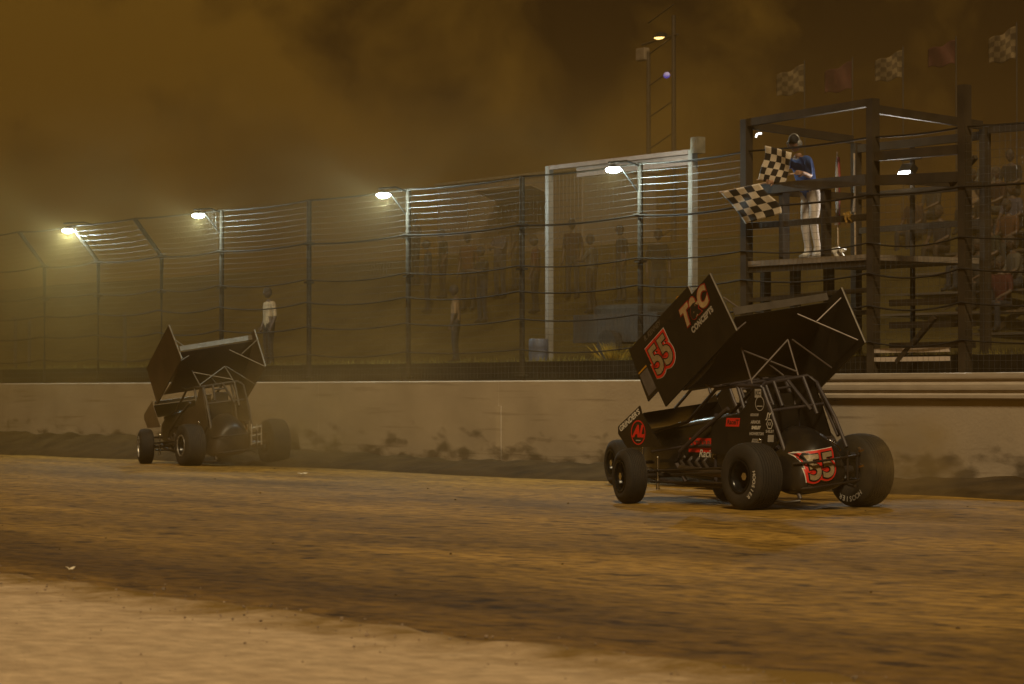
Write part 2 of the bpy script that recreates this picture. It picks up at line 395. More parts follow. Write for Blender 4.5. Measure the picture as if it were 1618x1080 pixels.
    for (y, hw, zb, zt) in [(0.92, .325, .30, 1.03), (1.15, .335, .30, 1.10), (1.6, .33, .32, 1.06), (2.1, .31, .36, .99), (2.5, .27, .40, .92), (2.75, .22, .44, .82), (2.88, .13, .48, .68)]:
        g = []; n = 24
        for k in range(n):
            a = 2 * math.pi * k / n + math.pi / n; c, s_ = math.cos(a), math.sin(a)
            x = XC + hw * math.copysign(abs(c) ** 0.42, c); zc = (zb + zt) / 2; z = zc + (zt - zb) / 2 * math.copysign(abs(s_) ** 0.42, s_)
            g.append((x, y, sh(x, z)))
        secs.append(g)
    m.loft(secs); hood = m.build("bonnet", body_m, car, smooth=True)
    # ---- cockpit side panels
    for s_, xx, dz in ((-1, -0.465, 0.0), (1, 0.325, 0.10)):
        m = MB()
        poly = [(0.36, 1.41), (0.22, 1.41), (0.05, 1.07), (-0.09, 0.76), (0.02, 0.66), (1.16, 0.62), (1.16, 0.98), (0.92, 1.06), (0.62, 1.10), (0.50, 1.20)]
        m.plate([(xx - 0.02 * s_ * (z - 1), y, z + dz) for (y, z) in poly], 0.008)
        sp = m.build("side_panel", panel_m, car)
        if s_ < 0 and main:
            def SF(y, z): return frame((xx - 0.004 + 0.02 * (z - 1) , y, z), (0, -1, 0), (0, 0, 1))
            L_ = 0.004
            def put(meshes, y, z): decal("sponsor_decal", [(q, mm, L_ + 0.001 * i) for i, (q, mm) in enumerate(meshes)], SF(y, z), sp)
            put([(rect_mesh(.12, .10), M_grey), (text_mesh("KC", .07, .002), M_dblack)], 0.27, 1.34)
            put([(ring_mesh(.075, .085), M_grey), (rect_mesh(.11, .012, 0, -.03), M_grey)], 0.235, 1.22)
            put([(text_mesh("JY", .09, .003, .3), M_white)], 0.07, 1.08)
            put([(ring_mesh(.052, .062, 6), M_white), (text_mesh("KR", .05, .002), M_grey)], 0.045, 0.985)
            put([(text_mesh("SHELBY", .045, .002), M_grey)], 0.04, 0.90)
            put([(rect_mesh(.11, .08, 0, 0, .1), M_grey)], 0.02, 0.82)
            put([(rect_mesh(.15, .03, 0, 0, .3), M_grey), (text_mesh("RACING", .03, .0), M_dblack)], 0.33, 1.09)
            put([(text_mesh("ARMOR", .05, .003, .2), M_grey)], 0.31, 1.005)
            put([(text_mesh("SHELBY", .05, .003, .2), M_white)], 0.30, 0.94)
            put([(text_mesh("HOWERTON", .045, .003, .2), M_grey)], 0.29, 0.87)
            put([(rect_mesh(.18, .045, 0, 0, .5), M_grey), (text_mesh("PERFORM", .035, .0, .2), M_dblack)], 0.28, 0.79)
            put([(text_mesh("JR", .05, .003), M_white)], 0.26, 0.71)
            put([(rect_mesh(.26, .10, 0, 0, .2), M_red), (text_mesh("RaceIT", .08, .002, .2), M_dblack)], 0.74, 1.00)
    if main:
        fr = frame((-0.60, 1.38, 0.72), (0, -1, 0), (0, 0, 1))
        decal("sponsor_decal", [(rect_mesh(.56, .17, 0, 0, .1), M_red, 0.003), (shift(text_mesh("STARRS", .115, .002, .1, 1.15, 2), 0, .01), mat("decal_umber", (.10, .075, .06), .5), 0.007), (shift(text_mesh("Racing", .13, .002, .3, 1.0, 2), .10, -.10), M_white, 0.010)], fr, hood, BVHTree.FromPolygons([v.co for v in hood.data.vertices], [p.vertices for p in hood.data.polygons]))
    # ---- seat and firewall
    m = MB(); m.box((-0.08, 0.30, 0.86), (0.42, 0.07, 0.70), Matrix.Rotation(R(8), 3, 'X')); m.box((-0.08, 0.55, 0.50), (0.44, 0.50, 0.08))
    for x in (-0.29, 0.13): m.box((x, 0.42, 0.80), (0.05, 0.30, 0.45))
    m.box((-0.08, 0.27, 1.26), (0.26, 0.08, 0.18)); bevel(m.build("seat", M_blackflat, car), 0.02)
    m = MB(); m.plate([(-0.41, 1.0, 0.3), (0.27, 1.0, 0.38), (0.27, 1.0, 1.1), (-0.41, 1.0, 1.0)], 0.01); m.build("dashboard", M_blackflat, car)
    m = MB()
    for k in range(20):
        a0, a1 = 2 * math.pi * k / 20, 2 * math.pi * (k + 1) / 20
        m.tube([(-0.08 + .17 * math.cos(a0), 0.80 + .06 * math.sin(a0), 1.02 + .16 * math.sin(a0)), (-0.08 + .17 * math.cos(a1), 0.80 + .06 * math.sin(a1), 1.02 + .16 * math.sin(a1))], 0.014, 6)
    m.tube([(-0.25, .8, 1.02), (0.09, .8, 1.02)], 0.012, 6); m.tube([(-0.08, .8, 1.02), (-0.08, 1.0, 0.95)], 0.016, 6); m.build("steering_wheel", M_blacktube, car, smooth=True)
    if main:
        m = MB(); m.box((-0.30, 0.70, 1.17), (0.012, 0.05, 0.03)); m.box((-0.30, 0.63, 1.175), (0.012, 0.05, 0.03)); m.build("warning_light", glow("yellow_green_light", (0.55, 0.6, 0.02), 0.25), car)
    # ---- engine, headers, axles
    m = MB(); m.box((XC, 1.55, 0.58), (0.40, 0.62, 0.42)); 
    for s_ in (-1, 1):
        m.box((XC + s_ * 0.22, 1.55, 0.74), (0.16, 0.60, 0.14), Matrix.Rotation(R(-35 * s_), 3, 'Y'))
        for k in range(4): m.tube([(XC + s_ * 0.26, 1.32 + .15 * k, 0.62), (XC + s_ * 0.38, 1.30 + .15 * k, 0.52), (XC + s_ * 0.42, 1.15 + .15 * k, 0.44)], 0.024, 8)
    bevel(m.build("engine", mat("engine_metal", (0.10, 0.09, 0.09), 0.35, 0.8, dust=.3), car), 0.012)
    m = MB()
    for s_ in (-1, 1): m.tube([(XC + s_ * 0.42, 1.70, 0.44), (XC + s_ * 0.44, 1.1, 0.40), (XC + s_ * 0.46, 0.55, 0.38)], 0.045, 12)
    m.build("exhaust_pipe", mat("exhaust_metal", (0.16, 0.13, 0.10), 0.4, 0.9, dust=.3), car, smooth=True)
    m = MB(); m.tube([(-0.80, YF, 0.335), (0.66, YF, 0.345)], 0.03, 10); m.tube([(-0.75, 2.05, 0.40), (0.62, 2.05, 0.42)], 0.014, 8); m.build("front_axle", M_blacktube, car, smooth=True)
    m = MB(); m.tube([(-0.60, 0, 0.39), (0.70, 0, 0.445)], 0.05, 12); m.ball((XC + .05, 0, 0.42), (0.16, 0.17, 0.17)); m.tube([(-0.42, 0, .40), (-0.40, 0, .40)], 0.15, 20); m.build("rear_axle", mat("engine_metal", (0.1, 0.09, 0.09), 0.35, 0.8), car, smooth=True)
    for (p, q) in [((-0.66, 2.12, 0.40), (-0.60, 0.05, 0.50)), ((-0.66, 2.12, 0.27), (-0.60, 0.05, 0.30)), ((0.60, 2.12, 0.42), (0.50, 0.05, 0.55)), ((0.60, 2.12, 0.28), (0.50, 0.05, 0.34))]:
        m = MB(); m.tube([p, q], 0.014, 8); m.build("radius_rod", M_blacktube, car, smooth=True)
    for (x, y, z0, z1) in [(-0.60, 2.06, 0.18, 0.56), (0.55, 2.06, 0.2, 0.62), (-0.56, 0.12, 0.3, 0.80), (0.40, 0.12, 0.36, 0.95)]:
        m = MB(); h = z1 - z0
        m.tube([(x, y, z0), (x, y, z0 + 0.05 * h)], 0.024, 10); m.tube([(x, y, z0 + .05 * h), (x, y, z0 + .30 * h)], 0.020, 10); m.tube([(x, y, z0 + .30 * h), (x, y, z0 + .34 * h)], 0.028, 10)
        m.tube([(x, y, z0 + .34 * h), (x, y, z1 - .04 * h)], 0.011, 10); m.ball((x, y, z1), 0.022); m.build("shock_absorber", M_chrome, car, smooth=True)
    m = MB(); m.tube([(-0.66, 2.35, 0.5), (-0.42, 2.4, 0.5)], 0.02, 8); m.tube([(0.6, 2.35, 0.5), (0.2, 2.4, 0.55)], 0.02, 8)
    m.tube([(-0.42, 0.5, 0.55), (-0.74, 0.55, 0.42), (-0.76, 0.95, 0.40), (-0.62, 1.75, 0.36), (-0.44, 1.8, 0.34)], 0.018, 8)
    m.tube([(0.3, 0.5, 0.6), (0.74, 0.55, 0.48), (0.76, 0.95, 0.46), (0.60, 1.75, 0.40), (0.28, 1.8, 0.38)], 0.018, 8); m.build("nerf_bar", M_blacktube, car, smooth=True)
    # ---- front wing
    m = MB()
    def foil(A, B, C, D, sag, th, nx, ny, m):
        """A rear-left, B rear-right, C front-right, D front-left: a cambered closed foil"""
        A, B, C, D = map(Vector, (A, B, C, D)); nrm = (B - A).cross(D - A).normalized()
        if nrm.z < 0: nrm = -nrm
        secs = []
        for i in range(nx + 1):
            s_ = i / nx; top = []; bot = []
            for j in range(ny + 1):
                t = j / ny; p = (A * (1 - s_) + B * s_) * (1 - t) + (D * (1 - s_) + C * s_) * t
                c = -sag * 4 * t * (1 - t); tk = th * (0.12 + 2.2 * math.sqrt(max(t * 0 + (1 - t) * t, 0)) * (0.35 + 0.65 * t))
                top.append(p + nrm * (c + tk / 2)); bot.append(p + nrm * (c - tk / 2))
            secs.append(top + bot[::-1])
        m.loft(secs)
    foil((-0.61, 2.34, 1.10), (0.52, 2.34, 1.24), (0.52, 2.88, 0.98), (-0.61, 2.88, 0.84), 0.03, 0.04, 4, 10, m)
    if not hidden: m.build("front_wing", body_m, car, smooth=True)
    if dirty:
        m = MB(); m.plate([(-0.61, 2.335, 1.115), (0.52, 2.335, 1.255), (0.52, 2.30, 1.315), (-0.61, 2.30, 1.175)], 0.01); m.build("front_wing_flap", mat("dusty_flap", (.16, .135, .10), .5, .3), car)
    for s_, xx, dz in (() if hidden else ((-1, -0.62, 0.0), (1, 0.53, 0.14))):
        m = MB(); m.plate([(xx, y, z + dz) for (y, z) in [(2.86, 0.93), (2.40, 1.19), (2.36, 1.10), (1.96, 0.70), (2.66, 0.67), (2.86, 0.84)]], 0.01)
        ep = m.build("end_plate", body_m if not dirty else mat("pale_plate", (0.10, 0.075, 0.05), .5, dust=.6), car)
        if s_ < 0 and main:
            u = Vector((0, -0.46, 0.26)); v = Vector((0, 0.26, 0.46))
            fr = frame((xx - 0.005, 2.61, 1.005), u, v)
            decal("lettering", [(text_mesh("GRINDER'S", .098, .003), M_white, 0.003)], fr, ep)
            fr = frame((xx - 0.005, 2.43, 0.86), (0, -1, 0), (0, 0, 1))
            decal("round_emblem", [(ring_mesh(.135, .15, sy=1), M_red, .003), (shift(text_mesh("AL", .19, .012, .35), 0, .01), M_red, .003), (rect_mesh(.10, .012, .0, -.095), M_grey, .003)], fr, ep)
    # ---- top wing
    LRT, LRB, LFB, LFT, RRT, RRB, RFB, RFT, FA, FB_, FC, FD = [Vector(p) for p in sb]
    m = MB(); foil(FA, FB_, FC, FD, 0.10, 0.05, 6, 16, m); wing = m.build("top_wing", mat("wing_underside", (0.010, 0.009, 0.008), 0.55, dust=0.12) if not dirty else panel_m, car, smooth=True)
    ch = (FD - FA).normalized(); up = (FB_ - FA).cross(ch).normalized(); up = up if up.z > 0 else -up
    m = MB(); o1 = up * 0.02 - ch * 0.012; o2 = up * 0.10 - ch * 0.045
    m.plate([FA + o1, FB_ + o1, FB_ + o2, FA + o2], 0.012); m.build("wing_flap", mat("dusty_flap", (.16, .135, .10), .5, .3, dust=.5) if dirty else mat("flap_metal", (0.10, 0.085, 0.07), 0.55, 0.2), car)
    for side, (RT, RB, FB2, FT) in ((-1, (LRT, LRB, LFB, LFT)), (1, (RRT, RRB, RFB, RFT))):
        m = MB(); m.plate([RT, RB, FB2, FT], 0.022); sbp = m.build("sideboard", panel_m, car)
        m = MB(); m.tube([RT, RB], 0.014, 6); m.build("edge_trim", edge_m, sbp)
        ua = (RT - FT); va = (FT - FB2)
        n = ua.cross(va).normalized(); n = n if (n.x < 0) == (side < 0) else -n
        un, vn = ua.normalized(), va.normalized()
        if side < 0 and main:
            O = FB2; uu = RB - FB2; vv = FT - FB2
            def fr_at(s_, t): return frame(O + uu * s_ + vv * t + n * 0.011, un, vn)
            decal("number_decal", number55(0.47), fr_at(0.20, 0.67), sbp)
            decal("lettering", [(text_mesh("T&C", .29, .029, .25, 1.15), M_red, .003), (text_mesh("T&C", .29, .023, .25, 1.15), M_dblack, .005), (text_mesh("T&C", .29, .018, .25, 1.15), mat("decal_sand", (.44, .31, .17), .5, var=.2, scale=12), .007)], fr_at(0.715, 0.815), sbp)
            decal("lettering", [(text_mesh("CONCEPTS", .095, .006, .0, 1.1), M_grey, .003)], fr_at(0.74, 0.565), sbp)
        if side < 0 and hidden:
            O = FB2; uu = RB - FB2; vv = FT - FB2
            def fr_at(s_, t): return frame(O + uu * s_ + vv * t + n * 0.011, un, vn)
            decal("lettering", [(text_mesh("R. KENNEY", .10, .003, .2), mat("decal_dim", (.10, .085, .07), .5), .003)], fr_at(0.36, 0.90), sbp)
            decal("yellow_decal", [(rect_mesh(.19, .11, -.12, 0), M_yellow, .003), (ring_mesh(.005, .07, 12, .07, .02, .8), M_yellow, .003)], fr_at(0.76, 0.90), sbp)
            decal("grey_patch", [(rect_mesh(.24, .34), mat("decal_steel", (.11, .10, .11), .5), .003), (rect_mesh(.26, .025, .0, .20), M_yellow, .004)], fr_at(0.09, 0.27), sbp)
    M_strut = mat("dusty_strut", (.14, .12, .09), .55, .3) if dirty else mat("strut_metal", (0.16, 0.13, 0.12), 0.5, 0.4)
    def strut(p, q, r_): m = MB(); m.tube([p, q], r_, 6); m.build("wing_strut", M_strut, car, smooth=True)
    tl = Vector((-0.43, 0.64, 1.89)); bl = Vector((-0.40, 0.46, 1.45)); tr = Vector((0.15, 0.49, 1.97)); br = Vector((0.20, 0.36, 1.55))
    off = Vector((0, (FA.y - 0.27), -(2.22 - FA.z)))
    tl += off; tr += off
    for p, q in ((tl, bl), (tr, br), (tl.lerp(bl, .1), br.lerp(tr, .1)), (bl.lerp(tl, .1), tr)): strut(p, q, 0.011)
    for (p, q) in [((0.19, 0.36, 2.27), (0.70, -0.13, 1.96)), ((0.35, 0.20, 2.18), (0.63, 0.09, 2.46)), ((0.13, 0.38, 1.97), (0.69, 0.34, 1.64)), ((-0.85, 0.42, 2.45), (-0.62, 0.30, 2.27)), ((-0.79, 0.25, 2.07), (-0.62, 0.30, 2.16)), ((-0.15, 0.55, 1.72), (0.06, 0.46, 1.55))]:
        strut(Vector(p) + off * (1 if p[2] > 1.8 else .5), Vector(q) + off, 0.010)
    for x, z in ((-0.42, 1.39), (0.28, 1.49)): strut((x, 1.1, z), (x * 1.1, 1.30, z + .06), 0.012)
    return car

# right-hand car
def car_m(x, y, h): return Matrix.Translation((x, y, -0.012)) @ Matrix.Rotation(R(h), 4, 'Z')
sbR = [(-0.89, 0.62, 2.73), (-0.80, 0.23, 2.06), (-0.68, 1.78, 1.18), (-0.77, 2.17, 1.83), (0.63, 0.08, 2.58), (0.72, -0.24, 1.93), (0.84, 1.25, 1.07), (0.74, 1.72, 1.76),
       (-0.80, 0.27, 2.22), (0.65, 0.34, 2.42), (0.77, 1.50, 1.57), (-0.69, 1.43, 1.37)]
sbL = [(-0.87, 0.84, 2.57), (-0.78, 0.41, 1.95), (-0.67, 1.99, 1.13), (-0.76, 2.33, 1.80), (0.63, 0.42, 2.49), (0.72, 0.10, 1.82), (0.82, 1.55, 1.05), (0.73, 1.95, 1.72),
       (-0.79, 0.45, 2.07), (0.65, 0.54, 2.29), (0.77, 1.70, 1.50), (-0.68, 1.65, 1.30)]
make_car("black winged sprint car numbered 55, nearer the camera, throwing up dust below the flag stand", car_m(3.387, 33.02, 33), sbR)
sb3 = [(-0.91, 0.53, 2.82), (-0.81, 0.16, 2.14), (-0.68, 1.80, 1.22), (-0.78, 2.13, 1.96)] + [(x, y - .05, z - .03) for x, y, z in sbR[4:]]
make_car("black sprint car hidden behind the number 55 car, only wing edge and one wheel showing", car_m(3.50, 39.50, 33), sb3, hidden=True)
make_car("dust-covered sprint car without a readable number, running ahead close to the concrete wall", car_m(-5.09, 51.5, 27), sbL, True)

# ------------------------------------------------------------------ ground: clay track, infield, berm
def clay_material():
    m = bpy.data.materials.new("track_clay"); m.use_nodes = True; nt = m.node_tree; N = nt.nodes; L = nt.links; b = N["Principled BSDF"]
    b.inputs["Roughness"].default_value = 0.72; b.inputs["Specular IOR Level"].default_value = 0.25
    tc = N.new("ShaderNodeTexCoord")
    def noise(sx, sy, scale, det=6, rot=0.0):
        mp = N.new("ShaderNodeMapping"); mp.inputs["Scale"].default_value = (sx, sy, 1); mp.inputs["Rotation"].default_value = (0, 0, rot); L.new(tc.outputs["Object"], mp.inputs[0])
        n = N.new("ShaderNodeTexNoise"); n.inputs["Scale"].default_value = scale; n.inputs["Detail"].default_value = det; n.inputs["Roughness"].default_value = 0.62; L.new(mp.outputs[0], n.inputs[0]); return n.outputs[0]
    def ramp(src, p0, p1, c0, c1):
        r = N.new("ShaderNodeValToRGB"); L.new(src, r.inputs[0]); r.color_ramp.elements[0].position = p0; r.color_ramp.elements[1].position = p1
        r.color_ramp.elements[0].color = c0 + (1,); r.color_ramp.elements[1].color = c1 + (1,); return r.outputs[0]
    def mul(a, bb, f=1.0):
        x = N.new("ShaderNodeMix"); x.data_type = 'RGBA'; x.blend_type = 'MULTIPLY'; x.inputs[0].default_value = f; L.new(a, x.inputs[6]); L.new(bb, x.inputs[7]); return x.outputs[2]
    big = ramp(noise(0.05, 0.30, 1.0, 4, 0.08), 0.36, 0.62, (0.165, 0.100, 0.020), (0.35, 0.218, 0.046))
    mid = ramp(noise(0.22, 0.8, 0.9, 8), 0.36, 0.60, (0.66, 0.64, 0.60), (1.12, 1.10, 1.06))
    fine = ramp(noise(1.0, 1.6, 4.2, 10), 0.34, 0.60, (0.46, 0.44, 0.40), (1.22, 1.2, 1.15))
    specks = ramp(noise(1, 1.5, 1.9, 12), 0.34, 0.45, (0.22, 0.20, 0.17), (1, 1, 1))
    c = mul(mul(mul(big, mid), fine), specks, 0.9)
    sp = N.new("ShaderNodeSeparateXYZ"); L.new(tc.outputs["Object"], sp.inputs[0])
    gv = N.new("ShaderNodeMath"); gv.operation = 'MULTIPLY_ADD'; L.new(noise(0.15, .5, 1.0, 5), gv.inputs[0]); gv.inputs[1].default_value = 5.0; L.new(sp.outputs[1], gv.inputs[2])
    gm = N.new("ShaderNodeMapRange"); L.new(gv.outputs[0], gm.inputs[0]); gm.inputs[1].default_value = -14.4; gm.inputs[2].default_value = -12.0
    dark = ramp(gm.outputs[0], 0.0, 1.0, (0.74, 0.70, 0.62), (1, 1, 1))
    c = mul(c, dark)                                              # a darker lane along the infield
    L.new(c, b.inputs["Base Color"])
    bp = N.new("ShaderNodeBump"); bp.inputs["Strength"].default_value = 0.8; bp.inputs["Distance"].default_value = 0.05
    L.new(noise(1.0, 1.3, 3.0, 10), bp.inputs["Height"]); L.new(bp.outputs[0], b.inputs["Normal"])
    return m
def grid_mesh(us, vs, zf):
    mb = MB(); nu, nv = len(us), len(vs)
    P = [(u, v, zf(u, v)) for u in us for v in vs]
    mb.add(P, [(i * nv + j, (i + 1) * nv + j, (i + 1) * nv + j + 1, i * nv + j + 1) for i in range(nu - 1) for j in range(nv - 1)]); return mb
def smooth(a, b, x):
    t = max(0, min(1, (x - a) / (b - a))); return t * t * (3 - 2 * t)
def lin(a, b, n): return [a + (b - a) * i / n for i in range(n + 1)]
def nz(x, y, s=1.0):
    from mathutils import noise
    return noise.noise((x * s, y * s, 3.7))
VEDGE = None
def edge_v(u):
    return -17.75 + 0.30 * nz(u, 0, 0.35) + 0.16 * nz(u, 9, 1.3) + 0.06 * nz(u, 5, 5)
us = lin(-160, -10, 30) + lin(-9, 75, 168) + lin(80, 160, 10); vs_ = lin(-170, -24, 20) + lin(-23.5, 0.3, 80)
def track_z(u, v): return 0.018 * nz(u * 0.3, v, 0.8) + 0.012 * nz(u * 0.6, v * 2.5, 1.3) if v > -18.5 and -10 < u < 75 else 0.0
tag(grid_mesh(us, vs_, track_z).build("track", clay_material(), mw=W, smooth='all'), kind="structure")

M_infield = mat("infield_dirt", (0.56, 0.425, 0.285), 0.95, var=0.28, scale=5.5, bump=.9, bscale=16, spec=0.1, dust=.6, dustc=(.42, .30, .19), stretch=(1, 1.3, 1))
def inf_z(u, t):
    return 0.03 + 0.014 * nz(u, t, 0.9) + 0.008 * nz(u, t, 4.0) + .005 * nz(u, t, 11)
mb = MB(); 
_nt = M_infield.node_tree; _N, _L = _nt.nodes, _nt.links; _b = _N["Principled BSDF"]
_tc = _N.new("ShaderNodeTexCoord"); _se = _N.new("ShaderNodeSeparateXYZ"); _L.new(_tc.outputs["Object"], _se.inputs[0])
_no = _N.new("ShaderNodeTexNoise"); _no.inputs["Scale"].default_value = 1.6; _no.inputs["Detail"].default_value = 10; _no.inputs["Roughness"].default_value = .7; _L.new(_tc.outputs["Object"], _no.inputs[0])
_ma = _N.new("ShaderNodeMath"); _ma.operation = 'MULTIPLY_ADD'; _L.new(_no.outputs[0], _ma.inputs[0]); _ma.inputs[1].default_value = 2.6; _L.new(_se.outputs[1], _ma.inputs[2])
_mr = _N.new("ShaderNodeMapRange"); _L.new(_ma.outputs[0], _mr.inputs[0]); _mr.inputs[1].default_value = -17.35; _mr.inputs[2].default_value = -16.45
_mx = _N.new("ShaderNodeMix"); _mx.data_type = 'RGBA'; _L.new(_mr.outputs[0], _mx.inputs[0]); _old = _b.inputs["Base Color"].links[0].from_socket; _L.new(_old, _mx.inputs[6]); _mx.inputs[7].default_value = (.21, .13, .035, 1); _L.new(_mx.outputs[2], _b.inputs["Base Color"])
un = lin(10, 75, 520); tn = [0, 0.05, 0.12, 0.25, 0.4, 0.6, 0.9, 1.3, 1.8, 2.5, 3.5, 5, 8, 14, 40, 100]
P = []
for u in un:
    for t in tn:
        v = edge_v(u) - t; z = inf_z(u, v) * min(1, t / 0.12) + 0.004 - (0.02 if t == 0 else 0)
        z += 0.035 * math.exp(-((t - 0.22) / 0.16) ** 2) * (0.6 + 0.8 * nz(u, 2, 2.5))
        P.append((u, v, z))
nt_ = len(tn); mb.add(P, [(i * nt_ + j, (i + 1) * nt_ + j, (i + 1) * nt_ + j + 1, i * nt_ + j + 1) for i in range(len(un) - 1) for j in range(nt_ - 1)])
tag(mb.build("infield", M_infield, mw=W, smooth='all'), kind="structure")

# loose clods and stones along the edge
mb = MB()
def rock(mb, c, s, mi=0):
    vs = []; n = 6
    for j in range(4):
        th = math.pi * (j + 0.0) / 3
        for k in range(n):
            a = 2 * math.pi * k / n + random.random() * .4; q = s * random.uniform(.7, 1.15)
            vs.append((c[0] + q * math.sin(th) * math.cos(a), c[1] + q * math.sin(th) * math.sin(a), c[2] + .7 * q * math.cos(th)))
    mb.add(vs, [(j * n + k, (j + 1) * n + k, (j + 1) * n + (k + 1) % n, j * n + (k + 1) % n) for j in range(3) for k in range(n)], mi)
for i in range(900):
    u = random.uniform(33, 62); t = abs(random.gauss(0.12, 0.5)) * random.choice((1, 1, 1, -0.5)) ; s = random.uniform(.003, .011) * (2.0 if random.random() < .04 else 1)
    v = edge_v(u) - t; rock(mb, (u, v, (inf_z(u, v) + 0.02 if t > .1 else 0.005) + s * .3), s)
for i in range(900):
    u = random.uniform(34, 56); t = random.uniform(0.3, 8); s = random.uniform(.003, .010); v = edge_v(u) - t; rock(mb, (u, v, inf_z(u, v) + s * .4), s)
tag(mb.build("gravel", mat("gravel_stone", (0.27, 0.20, 0.14), 0.9, var=.5, scale=9), mw=W), kind="stuff")
mb = MB()
for i in range(160):
    u = random.uniform(0, 62); v = random.uniform(-17, -2); s = random.uniform(.005, .018); rock(mb, (u, v, track_z(u, v) + s * .25), s)
tag(mb.build("clods", mat("clod_clay", (0.10, 0.06, 0.022), 0.95, var=.4), mw=W), kind="stuff")

# the ridge of loose dirt thrown up against the wall
def berm_z(u, t):
    h = 0.20 + 0.24 * smooth(20, 4, u) + 0.05 * nz(u, 1, 0.45) + 0.05 * nz(u, 4, 1.7) + 0.02 * nz(u, 7, 5)
    return h * (max(0.0, t) ** 0.8) - (0.05 if t == 0 else 0) + 0.03 * nz(u, t * 2, 2.2) * min(1, t * 3)
mb = MB(); un = lin(-60, 60, 600); tn = lin(0, 1, 9)
P = [(u, -1.25 - 0.25 * nz(u, 3, .3) + t * (1.24 + 0.25 * nz(u, 3, .3)), berm_z(u, t)) for u in un for t in tn]
mb.add(P, [(i * 10 + j, (i + 1) * 10 + j, (i + 1) * 10 + j + 1, i * 10 + j + 1) for i in range(600) for j in range(9)])
tag(mb.build("berm", mat("berm_dirt", (0.058, 0.038, 0.015), 0.95, var=0.45, scale=1.8, bump=.8, bscale=9, spec=.15), mw=W, smooth='all'), kind="structure")

# ------------------------------------------------------------------ the concrete wall
def wall_material(name, c, clean=0.0):
    m = bpy.data.materials.new(name); m.use_nodes = True; nt = m.node_tree; N = nt.nodes; L = nt.links; b = N["Principled BSDF"]
    b.inputs["Roughness"].default_value = 0.85; b.inputs["Specular IOR Level"].default_value = 0.25
    tc = N.new("ShaderNodeTexCoord"); sep = N.new("ShaderNodeSeparateXYZ"); L.new(tc.outputs["Object"], sep.inputs[0])
    def noise(sc_, scale, det=6):
        mp = N.new("ShaderNodeMapping"); mp.inputs["Scale"].default_value = sc_; L.new(tc.outputs["Object"], mp.inputs[0])
        n = N.new("ShaderNodeTexNoise"); n.inputs["Scale"].default_value = scale; n.inputs["Detail"].default_value = det; L.new(mp.outputs[0], n.inputs[0]); return n.outputs[0]
    r = N.new("ShaderNodeValToRGB"); L.new(noise((1, 1, 1.4), 0.9, 8), r.inputs[0]); r.color_ramp.elements[0].position = .3; r.color_ramp.elements[1].position = .7
    r.color_ramp.elements[0].color = tuple(x * .82 for x in c) + (1,); r.color_ramp.elements[1].color = tuple(x * 1.1 for x in c) + (1,)
    # mud: splashes of their own shape, denser low on the wall where tyres throw it
    h = N.new("ShaderNodeMapRange"); L.new(sep.outputs[2], h.inputs[0]); h.inputs[1].default_value = 0.25; h.inputs[2].default_value = 1.05; h.inputs[3].default_value = 0.16; h.inputs[4].default_value = -0.13
    a = N.new("ShaderNodeMath"); a.operation = 'ADD'; L.new(noise((.6, .6, 1.6), 2.3, 12), a.inputs[0]); L.new(h.outputs[0], a.inputs[1])
    r2 = N.new("ShaderNodeValToRGB"); L.new(a.outputs[0], r2.inputs[0]); r2.color_ramp.elements[0].position = .58; r2.color_ramp.elements[1].position = .72
    r2.color_ramp.elements[0].color = (0, 0, 0, 1); r2.color_ramp.elements[1].color = (.75, .75, .75, 1)
    mx = N.new("ShaderNodeMix"); mx.data_type = 'RGBA'; L.new(r2.outputs[0], mx.inputs[0]); L.new(r.outputs[0], mx.inputs[6]); mx.inputs[7].default_value = (.06, .043, .022, 1)
    # rubber and scrape streaks along the wall
    r3 = N.new("ShaderNodeValToRGB"); L.new(noise((.35, .35, 9), 1.3, 6), r3.inputs[0]); r3.color_ramp.elements[0].position = .30; r3.color_ramp.elements[1].position = .42
    r3.color_ramp.elements[0].color = (.55, .53, .50, 1); r3.color_ramp.elements[1].color = (1, 1, 1, 1)
    m2 = N.new("ShaderNodeMix"); m2.data_type = 'RGBA'; m2.blend_type = 'MULTIPLY'; m2.inputs[0].default_value = .8; L.new(mx.outputs[2], m2.inputs[6]); L.new(r3.outputs[0], m2.inputs[7])
    L.new(m2.outputs[2], b.inputs["Base Color"])
    bp = N.new("ShaderNodeBump"); bp.inputs["Strength"].default_value = .4; bp.inputs["Distance"].default_value = .01; L.new(noise((1, 1, 1), 22, 6), bp.inputs["Height"]); L.new(bp.outputs[0], b.inputs["Normal"])
    return m
U_END = U(1293); U_SEAM = U(788)
M_conc = wall_material("wall_concrete", (0.43, 0.36, 0.28))
WT = 1.53
wl = thing("concrete_wall", "long low mud-stained concrete wall along the far edge of the track", "wall", WM(0, 0))
seams = [-60, -48, -36, -24, -12, U_SEAM - 18.0, U_SEAM - 12.0, U_SEAM - 6, U_SEAM, U_SEAM + 6, U_END, U_END + 7, U_END + 14, U_END + 28]
seams = sorted(set(seams))
for a, b in zip(seams[:-1], seams[1:]):
    m = MB(); t = WT
    m.loft([[(a + .004, -0.00, -.1), (a + .004, 0.0, t - .02), (a + .004, 0.02, t), (a + .004, 0.33, t), (a + .004, .35, t - .02), (a + .004, .35, -.1)], [(b - .004, -0.00, -.1), (b - .004, 0.0, t - .02), (b - .004, 0.02, t), (b - .004, 0.33, t), (b - .004, .35, t - .02), (b - .004, .35, -.1)]])
    m.build("wall_panel", M_conc, wl)
m = MB(); m.box((U_SEAM, -0.004, 0.66), (0.16, 0.014, 0.90)); m.build("joint_strip", wall_material("joint_concrete", (0.47, 0.39, 0.30)), wl)
